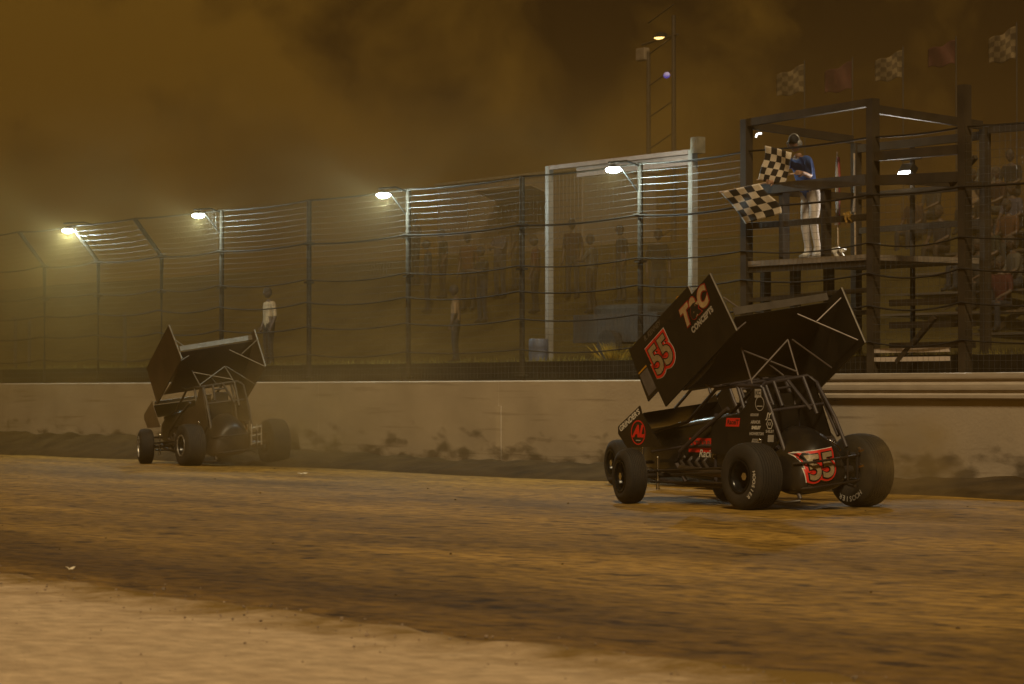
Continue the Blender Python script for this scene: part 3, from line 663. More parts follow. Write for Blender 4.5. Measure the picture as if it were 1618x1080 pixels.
# ribbed steel rail on the wall by the flag stand
gr = thing("guard_rail", "ribbed pale steel guard rail fixed along the top of the wall below the flag stand", "guard rail", WM(0, 0))
m = MB(); prof = [(-0.02, 1.60), (-0.07, 1.59), (-0.072, 1.545), (-0.07, 1.52), (-0.045, 1.495), (-0.045, 1.475), (-0.07, 1.44), (-0.072, 1.40), (-0.07, 1.37), (-0.045, 1.34), (-0.045, 1.325), (-0.065, 1.30), (-0.065, 1.26), (-0.02, 1.24)]
m.loft([[(u, v, z) for v, z in prof] + [(u, v + .012, z - .0) for v, z in prof[::-1]] for u in (U_END, U_END + 9, U_END + 18, U_END + 28)])
m.build("rail", mat("rail_steel", (.46, .40, .34), .55, .1, var=.12, dust=.25, dustc=(.25, .18, .11), stretch=(.5, 1, 4)), gr)
for k in range(9):
    m = MB(); m.box((U_END + .4 + k * 3.2, -0.02, 1.42), (.12, .035, .30)); m.build("bracket", M_alu, gr)

# ------------------------------------------------------------------ ground behind the wall
def hill_z(u, v):
    right = smooth(19, 27, u)
    z = 1.50 + 0.36 * smooth(0.72, 0.80, v)
    left_h = 3.0 * smooth(4.5, 14, v) + 1.2 * smooth(16, 60, v)
    right_h = 0.35 * smooth(5, 9, v) + 4.5 * smooth(22, 60, v)
    z += left_h * (1 - right) + right_h * right
    return z + (0.05 * nz(u, v, .5) + 0.02 * nz(u, v, 2)) * smooth(.8, 2, v)
us = lin(-90, -6, 21) + lin(-5, 45, 100) + lin(48, 90, 10); vs_ = [0.352, .5, .7, .8, .9, 1.0, 1.2, 1.5, 2, 2.5, 3, 3.5, 4, 4.5] + lin(5, 16, 22) + lin(18, 60, 21) + [80, 110, 150]
def hz(u, v): return 1.45 if v < .4 else hill_z(u, v)
rb = thing("retaining_edge", "low dark timber edging that holds up the grass bank behind the wall", "edging", WM(0, 0))
for q in range(16):
    m = MB(); m.box((-30 + q * 4.4, .685 + random.uniform(-.008, .008), 1.66), (4.36, .05, .37)); m.build("board", mat("edging_timber", (.022, .017, .011), .9, var=.4, spec=.1), rb)
tag(grid_mesh(us, vs_, hz).build("grass_bank", mat("dry_grass", (0.050, 0.038, 0.012), 0.95, var=.45, scale=1.1, bump=1.0, bscale=16, spec=.1), mw=W, smooth='all'), kind="structure")
# long grass along the lip behind the wall
mb = MB()
for i in range(5200):
    u = random.uniform(-8, 34); v = random.choice((random.gauss(.80, .04), random.uniform(.8, 2.6))); h = random.uniform(.04, .13); w = .008; a = random.uniform(0, 6.28)
    z = hill_z(u, v) - .01; dx, dy = w * math.cos(a), w * math.sin(a); lx, ly = random.gauss(0, .03), random.gauss(0, .03)
    mb.add([(u - dx, v - dy, z), (u + dx, v + dy, z), (u + lx, v + ly, z + h)], [(0, 1, 2)])
tag(mb.build("grass", mat("grass_blade", (0.17, 0.135, 0.02), 0.8, var=.5, scale=3), mw=W), kind="stuff")

# ------------------------------------------------------------------ catch fence: posts, cables, wire mesh
VF = 0.47
M_post = mat("fence_steel", (0.03, 0.026, 0.02), 0.7, 0.0, dust=.1, spec=.15)
M_wire = mat("fence_wire", (0.085, 0.08, 0.07), 0.5, 0.5, var=.1)
M_cable = mat("fence_cable", (0.02, 0.016, 0.012), 0.8, 0.0, spec=.1, var=.1)
fence = thing("catch_fence", "tall wire catch fence with cables and steel posts standing behind the concrete wall", "fence", WM(0, VF))
ZK, ZT = 4.13, 4.95
post_px = [(70, 1), (155, 1), (255, 1), (350, 0), (488, 0), (645, 0), (825, 0), (1012, 0)]
posts = [(U(p, VF), k) for p, k in post_px]
posts = [(posts[0][0] - 9.6, 1), (posts[0][0] - 6.4, 1), (posts[0][0] - 3.2, 1)] + posts
U1, U2, U3 = U(1180, VF), U(1380, VF), U(1525, VF)
tail = [(U3 + 3.2, 0), (U3 + 6.4, 0), (U3 + 9.6, 0)]
def prof_pt(u, kneed, s):
    """s: height above ground along the fence, bending over the track where the post is kneed"""
    if s <= ZK or not kneed: return Vector((u, 0, s))
    t = (s - ZK) / (ZT - ZK); return Vector((u, -0.62 * t, ZK + (ZT - ZK - .06) * t))
for u, k in posts + tail:
    m = MB()
    m.tube([prof_pt(u, k, 1.2), prof_pt(u, k, ZK), prof_pt(u, k, ZT)] if k else [(u, 0, 1.2), (u, 0, ZT)], 0.046, 10)
    m.box((u, -0.02, 1.62), (0.16, 0.18, 0.02)); m.box((u, 0.0, ZK), (0.15, 0.15, 0.05)); m.box((u, 0, 3.4), (.14, .14, .04))
    m.build("post", M_post, fence, smooth=True)
def wires(A, B, s0, s1, name="wire_mesh"):
    (ua, ka), (ub, kb) = A, B; m = MB(); s = s0
    bow = lambda t, j: 0.012 * math.sin(j * 12.9898) * math.sin(math.pi * t)
    j = 0
    while s <= s1 + 1e-6:
        pa, pb = prof_pt(ua, ka, s), prof_pt(ub, kb, s)
        m.tube([pa.lerp(pb, t) + Vector((0, -.062 + 3 * bow(t, j + 3), -0.02 * math.sin(math.pi * t) + bow(t, j))) for t in (0, .25, .5, .75, 1)], 0.0026, 3, cap=False); s += 0.105; j += 1
    n = max(2, int((ub - ua) / 0.105))
    for i in range(1, n):
        t = i / n; ss = [s0, min(s1, ZK), s1] if s1 > ZK else [s0, s1]
        m.tube([prof_pt(ua, ka, q).lerp(prof_pt(ub, kb, q), t) + Vector((0, -.060, 0)) for q in ss], 0.0017, 3, cap=False)
    m.build(name, M_wire, fence)
chain = posts + [(U1, 0)]
for a, b in zip(chain[:-1], chain[1:]): wires(a, b, 1.56, ZT - .03)
wires((U1, 0), (U2, 0), 1.56, 4.02); wires((U2, 0), (U3, 0), 1.56, 4.02)
for a, b in zip([(U3, 0)] + tail[:-1], tail): wires(a, b, 1.56, ZT - .03)
full = posts + [(U1, 0), (U2, 0), (U3, 0)] + tail
for s, r, sag in [(ZT, 0.016, .05), (ZK, 0.017, .06), (3.45, .012, .09), (3.02, .014, .10), (2.56, .014, .09), (2.05, .012, .08)]:
    m = MB(); pts = []
    for (a, b) in zip(full[:-1], full[1:]):
        pa, pb = prof_pt(*a, s), prof_pt(*b, s)
        for q in range(8):
            t = q / 8; pts.append(pa.lerp(pb, t) + Vector((0, -.075 if s < ZT else 0, -sag * 4 * t * (1 - t) * (.4 + .6 * abs(math.sin(a[0] * 3.1 + s * 7))))))
    pts.append(prof_pt(*full[-1], s)); m.tube(pts, r, 6); m.build("cable", M_cable, fence, smooth=True)

# ------------------------------------------------------------------ lit lamps on the fence
M_lens = glow("lamp_lens", (0.93, 1.0, 0.86), 45.0)
M_house = mat("lamp_housing", (0.018, 0.018, 0.017), .5, .4)
lamp_words = ["leftmost lit fence lamp, on a post whose top leans over the track", "second lit fence lamp from the left, above the leading dusty car",
              "lit fence lamp between the dusty leading car and the white gate frame", "lit fence lamp in front of the white gate frame"]
for (pidx, kneed, energy), words_ in zip([(4, 1, 330), (6, 0, 200), (8, 0, 300), (10, 0, 240)], lamp_words):
    u = posts[pidx][0]
    tip = Vector((0, -0.72, ZT - 0.20)) if kneed else Vector((0, -0.52, ZT - 0.16))
    t = thing("fence_lamp", words_, "lamp", WM(u, VF), "lit lamps along the fence")
    m = MB(); m.tube([(0, -.05, ZT - .04), (0, tip.y * .5, ZT + .02), (0, tip.y - .1, ZT - .02)], 0.018, 8); m.tube([(0, -.05, ZT - .45), (0, tip.y + .12, tip.z + .10)], 0.010, 8); m.build("arm", M_house, t, smooth=True)
    m = MB(); secs = []
    for (dz, sx, sy) in [(0.115, .03, .02), (.10, .06, .04), (.075, .09, .06), (.06, .10, .065)]:
        secs.append([(tip.x + sx * math.cos(2 * math.pi * k / 20), tip.y + sy * 1.3 * math.sin(2 * math.pi * k / 20), tip.z + dz) for k in range(20)])
    m.loft(secs); m.build("housing", M_house, t, smooth=True)
    m = MB(); m.ball((tip.x, tip.y, tip.z + .03), (.145, .12, .050), 20, 8); m.build("lens", M_lens, t, smooth=True)
    ld = bpy.data.lights.new("lamp_light", 'POINT'); lo = bpy.data.objects.new("lamp_light", ld); col.objects.link(lo); lo.parent = t
    lo.location = (tip.x, tip.y, tip.z - 0.07); ld.energy = energy; ld.color = (0.78, 1.0, 0.96); ld.shadow_soft_size = 0.04

# ------------------------------------------------------------------ flag stand
M_stand = mat("stand_timber", (0.036, 0.028, 0.019), .75, spec=.12, var=.35, scale=3, dust=.12)
st = thing("flag_stand", "dark timber flag stand on tall posts above the wall with railings and platform", "flag stand", WM(0, 0))
zt1, zt2, zt3 = Z(1180, 188, VF), Z(1380, 155, VF), Z(1525, 133, VF)
VB = VF + 2.15
for u, zt in ((U1, zt1), (U2, zt2), (U3, zt3)):
    m = MB(); m.box((u, VF, (1.4 + zt) / 2), (.135, .135, zt - 1.4)); m.build("post", M_stand, st)
    zb = zt - .25; m = MB(); m.box((u, VB, (1.6 + zb) / 2), (.12, .12, zb - 1.6)); m.build("post", M_stand, st)
def sbar(name, a, b, w, h, mt=None): m = MB(); m.bar(a, b, w, h); return m.build(name, mt or M_stand, st)
ZP = Z(1180, 412, VF)
m = MB(); m.box(((U1 + U2) / 2, (VF + VB) / 2, ZP - .05), (U2 - U1 - .18, VB - VF + .1, .08)); m.build("platform", mat("platform_plank", (.20, .16, .12), .7, stretch=(.6, 8, 1), var=.3), st)
sbar("fascia", (U1 + .09, VF, ZP - .10), (U2 - .09, VF, ZP - .10), .06, .16)
ZR = ZP + 1.05
sbar("handrail", (U1 + .09, VF - .02, ZR), (U2 - .09, VF - .02, ZR), .10, .15, mat("rail_timber", (.05, .04, .03), .6, spec=.12, var=.3)); sbar("handrail", (U1 + .09, VB, ZR), (U2 - .09, VB, ZR), .07, .10)
sbar("mid_rail", (U1 + .09, VF, ZP + .52), (U2 - .09, VF, ZP + .52), .05, .09); sbar("mid_rail", (U1 + .09, VB, ZP + .52), (U2 - .09, VB, ZP + .52), .05, .09)
for u in (U1, U2): sbar("handrail", (u, VF + .09, ZR), (u, VB - .09, ZR), .07, .10); sbar("top_beam", (u, VF + .09, zt1 - .08), (u, VB - .08, zt1 - .2), .08, .12)
for px in (1237, 1303):
    u = U(px, VF); sbar("baluster", (u, VF + .03, ZP), (u, VF + .03, ZR - .08), .13, .09)
sbar("top_beam", (U1 + .09, VF, zt1 - .05), (U2 - .09, VF, zt2 - .05), .10, .11); sbar("top_beam", (U1 + .08, VB, zt1 - .34), (U2 - .08, VB, zt1 - .34), .08, .12)
sbar("top_beam", (U2 + .09, VF, Z(1390, 246, VF)), (U3 - .09, VF, Z(1512, 236, VF)), .10, .13); sbar("cross_beam", (U2 + .09, VF, Z(1390, 284, VF)), (U3 - .09, VF, Z(1512, 279, VF)), .08, .14)
sbar("cross_beam", (U2 + .09, VB, Z(1390, 190, VF)), (U3 - .08, VB, Z(1512, 180, VF)), .08, .12)
for y in (476, 512, 545): sbar("cross_beam", (U2 + .09, VF + .25, Z(1440, y, VF)), (U3 - .09, VF + .25, Z(1440, y, VF)), .07, .09)
sbar("cross_beam", (U1 + .09, VF, Z(1280, 470, VF)), (U2 - .09, VF, Z(1280, 462, VF)), .07, .06)
sbar("cross_beam", (U1 + .09, VF, Z(1280, 500, VF)), (U2 - .09, VF, Z(1280, 496, VF)), .07, .06)
for px in (1210, 1257, 1310): u = U(px, VF + .4); sbar("leg", (u, VF + .4, 1.5), (u, VF + .4, ZP - .1), .13, .10)
sbar("brace", (U(1428, VF + .1), VF - .02, Z(1428, 572, VF)), (U(1480, VF), VF - .02, Z(1480, 500, VF)), .06, .07)
sbar("brace", (U(1478, VF), VF + .3, Z(1478, 290, VF)), (U3 - .1, VF + .3, Z(1512, 246, VF)), .06, .06)
M_board = mat("white_board", (.55, .47, .42), .6, var=.12, scale=3)
for y in (553, 567): sbar("white_board", (U2 + .02, VF - .03, Z(1440, y, VF)), (U(1503, VF), VF - .03, Z(1440, y, VF)), .025, .062, M_board)

# small work lamp, rolled flags, rag and sack kept on the stand
wk = thing("work_lamp", "small curved white work lamp hanging near the corner post of the flag stand", "lamp", Matrix.Translation(at(1200, 213, VF + .5)))
m = MB(); m.tube([(-.05, 0, -.03), (-.035, 0, .015), (0, 0, .03), (.04, 0, .03)], .016, 8); m.build("tube", glow("white_tube", (1, .98, .92), 2.5), wk, smooth=True)
m = MB(); m.tube([(0, 0, .03), (0, .02, zt1 - .10 - at(1200, 213, VF + .5).z)], .006, 6); m.build("cord", M_blacktube, wk)
rf = thing("rolled_flag", "pale rolled flag with a red stripe leaning on the back rail of the flag stand", "flag", WM(U(1325, VB - .15), VB - .15, ZP), "rolled flags on the flag stand")
m = MB(); m.tube([(0, 0, .02), (0, -.02, 1.75)], .014, 8); m.build("stick", mat("stick_wood", (.35, .24, .14), .6), rf)
for k, (x, mt) in enumerate([(0, M_white), (.055, M_red)]):
    m = MB(); m.tube([(x, -.02, .62), (x + .01, -.03, 1.0), (x, -.02, 1.4), (x * .6, -.02, 1.66)], .045 if k == 0 else .016, 10, r2=.02); m.build("rolled_cloth", mat("rolled_pale", (.24, .20, .17), .7) if k == 0 else mat("rolled_red", (.20, .02, .015), .7), rf, smooth=True)
rf2 = thing("rolled_flag", "thin pale rolled flag standing right of the red-striped rolled flag", "flag", WM(U(1352, VB - .15), VB - .15, ZP), "rolled flags on the flag stand")
m = MB(); m.tube([(0, 0, .02), (0, -.02, 1.7)], .014, 8); m.build("stick", mat("stick_wood", (.35, .24, .14), .6), rf2)
m = MB(); m.tube([(0, -.02, .8), (.01, -.03, 1.2), (0, -.02, 1.6)], .03, 10, r2=.015); m.build("rolled_cloth", mat("rolled_pale", (.24, .20, .17), .7), rf2, smooth=True)
def rag(name, label, cat, mw, w, h, mt, seed):
    m = MB(); n = 10; random.seed(seed); P = []
    for i in range(n + 1):
        for j in range(n + 1):
            x = (i / n - .5) * w; z = (j / n) * h * (1 - .45 * abs(i / n - .35)); P.append((x * (1 - .3 * j / n), .05 * math.sin(i * .9 + j * .5) + .02 * random.random(), z))
    m.add(P, [(i * (n + 1) + j, (i + 1) * (n + 1) + j, (i + 1) * (n + 1) + j + 1, i * (n + 1) + j + 1) for i in range(n) for j in range(n)])
    o = m.build(name, mt, mw=mw, smooth='all'); so = o.modifiers.new("Solidify", 'SOLIDIFY'); so.thickness = .012; return tag(o, label, cat)
rag("yellow_rag", "crumpled yellow flag cloth hung on the flag stand mid rail", "cloth", WM(U(1343, VF), VF - .04, Z(1343, 352, VF)), .16, .17, mat("rag_yellow", (.22, .12, .008), .7), 4)
rag("paper_sack", "crumpled white sack lying on the flag stand platform beside the flagman", "sack", WM(U(1325, VF + .4), VF + .4, ZP), .30, .16, M_white, 8)

# ------------------------------------------------------------------ people
def skin_mesh(J, E, zone_of, levels=1):
    names = list(J); idx = {n: i for i, n in enumerate(names)}
    me = bpy.data.meshes.new("body"); me.from_pydata([J[n][:3] for n in names], [(idx[a], idx[b]) for a, b in E], [])
    ob = bpy.data.objects.new("body", me); col.objects.link(ob)
    ob.modifiers.new("Skin", 'SKIN'); sv = me.skin_vertices[0].data
    for n, i in idx.items():
        r = J[n][3]; sv[i].radius = r if isinstance(r, tuple) else (r, r); sv[i].use_root = (n == "pelvis")
    s = ob.modifiers.new("Subdivision", 'SUBSURF'); s.levels = levels; s.render_levels = levels
    out = bpy.data.meshes.new_from_object(ob.evaluated_get(bpy.context.evaluated_depsgraph_get()))
    bpy.data.objects.remove(ob)
    segs = [(Vector(J[a][:3]), Vector(J[b][:3]), zone_of(a, b)) for a, b in E]
    mi = []
    for p in out.polygons:
        c = p.center; best = (9, 0)
        for a, b, z in segs:
            d = b - a; t = max(0, min(1, (c - a).dot(d) / max(1e-9, d.length_squared))); q = (c - (a + d * t)).length
            if q < best[0]: best = (q, z)
        mi.append(best[1])
    return [tuple(v.co) for v in out.vertices], [tuple(p.vertices) for p in out.polygons], mi
def hand(J, E, root, w, d, side_v, curl):
    """five fingers of unequal length, curled, rooted inside the palm"""
    d = Vector(d).normalized(); sv = Vector(side_v); sv = (sv - d * sv.dot(d)).normalized(); n = d.cross(sv)
    w = Vector(w); p = w + d * .075
    J[root + "palm"] = (*p, .026); E.append((root, root + "palm"))
    for k, (off, ln) in enumerate([(-.027, .072), (-.009, .082), (.009, .078), (.026, .060)]):
        a = p + sv * off + d * .012; b = a + (d * (1 - curl * .5) + n * curl).normalized() * ln * .5; c = b + (d * (1 - curl * 1.6) + n * curl * 1.3).normalized() * ln * .5
        for q, (x, rr) in enumerate(((a, .0092), (b, .0085), (c, .0072))): J[f"{root}f{k}{q}"] = (*x, rr)
        E += [(root + "palm", f"{root}f{k}0"), (f"{root}f{k}0", f"{root}f{k}1"), (f"{root}f{k}1", f"{root}f{k}2")]
    a = w + d * .03 - sv * .03; b = a + (d * .7 - sv * .7 + n * curl * .6).normalized() * .035; c = b + (d + n * curl).normalized() * .028
    for q, (x, rr) in enumerate(((a, .012), (b, .0105), (c, .0085))): J[f"{root}t{q}"] = (*x, rr)
    E += [(root, f"{root}t0"), (f"{root}t0", f"{root}t1"), (f"{root}t1", f"{root}t2")]
def body(pose):
    P = {"pelvis": (0, 0, .95), "spine": (0, 0, 1.10), "chest": (0, .0, 1.30), "neckb": (0, -.01, 1.45), "neck": (0, .01, 1.53),
         "shl": (-.17, -.01, 1.41), "ell": (-.23, -.03, 1.13), "wrl": (-.22, .06, .89), "shr": (.17, -.01, 1.41), "elr": (.23, -.03, 1.13), "wrr": (.22, .06, .89),
         "hpl": (-.095, 0, .90), "knl": (-.11, .02, .50), "anl": (-.12, -.02, .09), "hpr": (.095, 0, .90), "knr": (.11, .02, .50), "anr": (.12, -.02, .09)}
    P.update(pose.get("J", {}))
    RAD = {"pelvis": (.155, .115), "spine": (.145, .105), "chest": (.165, .115), "neckb": .075, "neck": .052, "shl": .068, "ell": .043, "wrl": .029, "shr": .068, "elr": .043, "wrr": .029,
           "hpl": .098, "knl": .062, "anl": .044, "hpr": .098, "knr": .062, "anr": .044}
    J = {k: (*v, RAD[k]) for k, v in P.items()}
    for s in "lr":
        f = Vector(pose.get("foot" + s, (0, 1, 0))); a = Vector(P["an" + s])
        J["to" + s] = (*(a + f * .17 - Vector((0, 0, .045))), (.040, .030)); J["he" + s] = (*(a - f * .05 - Vector((0, 0, .035))), .036)
    E = [("pelvis", "spine"), ("spine", "chest"), ("chest", "neckb"), ("neckb", "neck")]
    for s in "lr": E += [("chest", "sh" + s), ("sh" + s, "el" + s), ("el" + s, "wr" + s), ("pelvis", "hp" + s), ("hp" + s, "kn" + s), ("kn" + s, "an" + s), ("an" + s, "to" + s), ("an" + s, "he" + s)]
    for s, sx in (("l", -1), ("r", 1)):
        d = Vector(P["wr" + s]) - Vector(P["el" + s]); hand(J, E, "wr" + s, P["wr" + s], pose.get("hand" + s, d), pose.get("hside" + s, (0, -1, 0.2)), pose.get("curl", .5) * sx * (-1 if not pose.get("grip") else -1))
    long_sleeve = pose.get("long", False)
    def zone(a, b):
        if a[:2] in ("wr",): return 0
        if a.startswith("el") and not long_sleeve: return 0
        if a == "neckb" and b == "neck": return 0
        if a.startswith("an"): return 3
        if a.startswith("kn") or a.startswith("hp") or (a == "pelvis" and b.startswith("hp")): return 2
        return 1
    vs, fs, mi = skin_mesh(J, E, zone, 2 if pose.get("fine") else 1)
    # the head: skull, brow, nose, ears, eyes and mouth
    hd = Vector(P["neck"]) + Vector(pose.get("head", (0, .03, .125))); q = Matrix.Rotation(pose.get("turn", 0), 3, 'Z') @ Matrix.Rotation(pose.get("tilt", 0), 3, 'X')
    m = MB(); m.ball((0, 0, 0), (.074, .094, .118), 20, 14)
    hv = []
    for v in m.v:
        x, y, z = v
        if y > 0 and z < -.02: y *= .92; x *= 1 - .28 * min(1, (-z - .02) / .09)
        if y > .06 and abs(x) < .018 and -.035 < z < .02: y += .024 * (1 - abs(x) / .02)
        hv.append((x, y, z))
    m.v = hv
    for sx in (-1, 1): m.ball((sx * .076, -.005, -.005), (.012, .024, .034), 8, 6); m.ball((sx * .030, .080, .012), (.012, .010, .008), 8, 5, 4)
    m.box((0, .079, -.062), (.044, .014, .007), None, 4)
    o = len(vs); vs += [tuple(hd + q @ Vector(v)) for v in m.v]; fs += [tuple(i + o for i in f) for f in m.f]; mi += m.mi
    return dict(v=vs, f=fs, mi=mi, head=hd, q=q)
M_eye = mat("eye_dark", (.03, .02, .015), .4)
SK = [mat("skin_light", (.30, .17, .11), .6, var=.1), mat("skin_unlit", (.06, .035, .022), .6, var=.1)]  # second skin, for spectators, is darkened as if beyond the track lights
def cloth(name, c): return mat("cloth_" + name, tuple(x * (1 if name in ("blue", "pale", "white", "tan", "sand") else .13) for x in c), .85, var=.2, bump=.3, bscale=25)  # crowd colours darkened in the cloth itself, for stands the floodlights miss
def person(B, label, mw, cols, skin=0, head=("cap", (.02, .02, .025)), group=None):
    m = MB(); m.v = B["v"]; m.f = B["f"]; m.mi = B["mi"]
    p = m.build("person", [SK[skin], cols[0], cols[1], cols[2], M_eye], mw=mw, smooth='all')
    tag(p, label, "person", group)
    m = MB(); kind, c = head; n = 20; secs = []
    for k in range(7):
        th = math.pi * .5 * k / 6 * 1.12; secs.append([(.081 * math.sin(th) * math.cos(2 * math.pi * i / n), -.004 + .101 * math.sin(th) * math.sin(2 * math.pi * i / n), .022 + .108 * math.cos(th)) for i in range(n)])
    if kind == "hair":
        secs.append([(x * 1.0, y - .012 if y > 0 else y, z - .05 if y < 0.02 else z - .005) for x, y, z in secs[-1]])
    m.loft(secs, cap=False)
    if kind == "cap":
        m.loft([[(.06 * math.cos(a), .085 + .0 * math.sin(a), .028), (.06 * math.cos(a), .085 + .085 * max(0, math.sin(a)), .018), (.06 * math.cos(a), .085 + .085 * max(0, math.sin(a)), .012), (.06 * math.cos(a), .085, .020)] for a in [math.pi * i / 10 for i in range(11)]])
    m.v = [tuple(B["head"] + B["q"] @ Vector(v)) for v in m.v]
    h = m.build(kind, mat("head_" + kind + str(c), c, .8), p, smooth='all'); return p

# the flagman leans over the rail, a checkered flag in each hand
uF = U(1281, 1.12); fm = WM(uF, 1.12, ZP, math.pi) @ Matrix.Scale(1.07, 4)
inv = fm.inverted()
h1 = inv @ at(1216, 287, 0.32); h2 = inv @ at(1264, 272, 0.62)
flagman = body(dict(J={"pelvis": (0, -.02, .93), "spine": (0, .05, 1.07), "chest": (0, .15, 1.27), "neckb": (0, .21, 1.42), "neck": (0, .24, 1.49),
    "shl": (-.17, .19, 1.38), "shr": (.17, .19, 1.38), "elr": tuple(Vector((.22, .42, 1.18))), "wrr": tuple(h1 - Vector((0, .07, .0))), "ell": (-.26, .22, 1.14), "wrl": tuple(h2 - Vector((0, .07, .0))),
    "knl": (-.13, .05, .50), "anl": (-.15, -.02, .09), "knr": (.10, .02, .50), "anr": (.13, -.08, .09), "hpl": (-.095, -.02, .88), "hpr": (.095, -.02, .88)},
    handr=(0, 1, 0), handl=(0, 1, 0), hsider=(0, 0, 1), hsidel=(0, 0, 1), curl=.9, head=(0, .045, .125), tilt=R(-8), turn=R(18), fine=True))
fp = person(flagman, "flagman in blue shirt, pale trousers and black cap, waving checkered flags", fm, [cloth("blue", (.035, .085, .30)), cloth("pale", (.52, .46, .42)), cloth("white", (.6, .56, .5))], 0, ("cap", (.006, .006, .008)))
m = MB()
for sx in (-1, 1):
    c = flagman["head"] + flagman["q"] @ Vector((sx * .088, 0, 0)); m.ball(c, (.024, .042, .046), 12, 8)
m.tube([flagman["head"] + flagman["q"] @ Vector((.09 * math.cos(a), 0, .03 + .105 * math.sin(a))) for a in [math.pi * i / 10 for i in range(11)]], .009, 6)
m.tube([flagman["head"] + flagman["q"] @ Vector(v) for v in ((-.088, .02, -.02), (-.07, .09, -.06), (-.03, .105, -.065))], .005, 6)
m.build("headset", mat("headset_grey", (.22, .22, .22), .35, var=.1), fp, smooth=True)

M_fw, M_fb = mat("flag_white", (.55, .48, .40), .8, var=.12), mat("flag_black", (.012, .010, .010), .8)
def check_flag(label, o, ex, ez, n, sag, hand_pt, stick_end, mats=(M_fw, M_fb), group="checkered flags held by the flagman", name="checkered_flag", reverse=False):
    o, ex, ez = Vector(o), Vector(ex), Vector(ez); nrm = ex.cross(ez).normalized(); k = 4
    t = thing(name, label, "flag", Matrix.Translation(Vector(hand_pt)), group); iv = t.matrix_world.inverted()
    m = MB(); N = n * k; P = []
    for i in range(N + 1):
        for j in range(N + 1):
            a, b = i / N, j / N
            p = o + ex * a + ez * b + nrm * sag * (math.sin(a * 6.0 + b * 2.4) * .7 + math.sin(b * 7 + a * 3) * .5) * b + ex * .10 * b * math.sin(b * 3) - ez * .08 * b * a
            P.append(iv @ p)
    for i in range(N):
        for j in range(N):
            pass
    m.v = [tuple(p) for p in P]
    for i in range(N):
        for j in range(N):
            m.f.append([i * (N + 1) + j, (i + 1) * (N + 1) + j, (i + 1) * (N + 1) + j + 1, i * (N + 1) + j + 1]); m.mi.append((i // k + j // k) % 2)
    c = m.build("cloth", list(mats), t, smooth='all'); so = c.modifiers.new("Solidify", 'SOLIDIFY'); so.thickness = .004
    m = MB(); m.tube([iv @ Vector(hand_pt), iv @ Vector(stick_end)], .011, 8); m.build("stick", mat("stick_pale", (.5, .36, .27), .5), t); return t
v1 = 0.20
A = at(1200, 289, v1); B = at(1139, 303, v1 - .05)
hp1 = fm @ (Vector(h1) + Vector((0, 0, .0)))
check_flag("checkered flag hanging outside the flag stand rail, lower of the flagman's two", B, A - B, at(1161, 352, v1 - .05) - B + Vector((.12, 0, -.02)), 5, .06, hp1, B - (A - B).normalized() * .02)
A2 = at(1198, 284, v1 + .1); B2 = at(1240, 291, v1 + .25); hp2 = fm @ Vector(h2)
check_flag("checkered flag held up in front of the flagman's chest, upper of his two", A2, B2 - A2 + Vector((.0, 0, .0)), at(1211, 229, v1 + .1) - A2, 5, .055, hp2, A2 - (B2 - A2).normalized() * .02)

# spectators
standing = body(dict()); arms_up = body(dict(J={"ell": (-.22, .12, 1.18), "wrl": (-.08, .28, 1.22), "elr": (.22, .10, 1.18), "wrr": (.07, .28, 1.20)}))
sit = body(dict(J={"pelvis": (0, 0, .50), "spine": (0, .03, .66), "chest": (0, .06, .86), "neckb": (0, .07, 1.01), "neck": (0, .09, 1.08), "shl": (-.17, .06, .97), "shr": (.17, .06, .97), "ell": (-.22, .12, .72), "elr": (.22, .12, .72),
    "wrl": (-.13, .32, .62), "wrr": (.13, .32, .62), "hpl": (-.10, .04, .48), "hpr": (.10, .04, .48), "knl": (-.13, .44, .50), "knr": (.13, .44, .50), "anl": (-.13, .42, .09), "anr": (.13, .42, .09)}))
C = {n: cloth(n, c) for n, c in dict(red=(.35, .03, .02), orange=(.45, .16, .03), tan=(.20, .13, .07), sand=(.34, .26, .16), lavender=(.30, .28, .42), black=(.015, .014, .014), grey=(.20, .19, .18), olive=(.10, .10, .035), maroon=(.12, .02, .02), denim=(.06, .08, .14), brown=(.12, .07, .035), cream=(.5, .44, .34), navy=(.02, .03, .08)).items()}
crowd = [ # px, v, pose, shirt, trousers, head, label
 (425, 3.4, standing, "sand", "brown", "hair", "lone spectator in a pale sandy top standing on the grass above the leading car"),
 (720, 5.2, standing, "tan", "denim", "hair", "spectator in tan shirt and jeans standing low on the bank"),
 (790, 9.4, arms_up, "lavender", "denim", "hair", "spectator in a pale lavender top standing high on the bank"),
 (846, 8.6, standing, "red", "black", "hair", "spectator in a red shirt standing by the left pole of the white gate frame"),
 (740, 8.8, standing, "orange", "brown", "cap", "spectator in an orange shirt on the bank, in front of the pale trailer"),
 (762, 8.2, arms_up, "black", "denim", "cap", "spectator in a black shirt and blue jeans on the bank"),
 (700, 9.6, standing, "olive", "brown", "cap", "spectator in an olive shirt and brown trousers on the bank"),
 (676, 8.8, standing, "grey", "navy", "hair", "spectator in grey shirt and navy trousers on the bank"),
 (815, 9.8, standing, "brown", "black", "hair", "spectator in a brown shirt and black trousers on the bank"),
 (905, 9.2, standing, "maroon", "denim", "cap", "spectator in a maroon shirt seen through the white gate frame"),
 (935, 8.4, arms_up, "cream", "brown", "hair", "spectator in a cream shirt seen through the white gate frame"),
 (982, 9.0, standing, "navy", "grey", "cap", "spectator in a navy shirt seen through the white gate frame"),
 (1040, 8.2, standing, "black", "grey", "hair", "spectator in black shirt and grey trousers seen through the white gate frame"),
 (655, 10.4, arms_up, "maroon", "black", "hair", "spectator in a maroon shirt and black trousers high on the bank")]
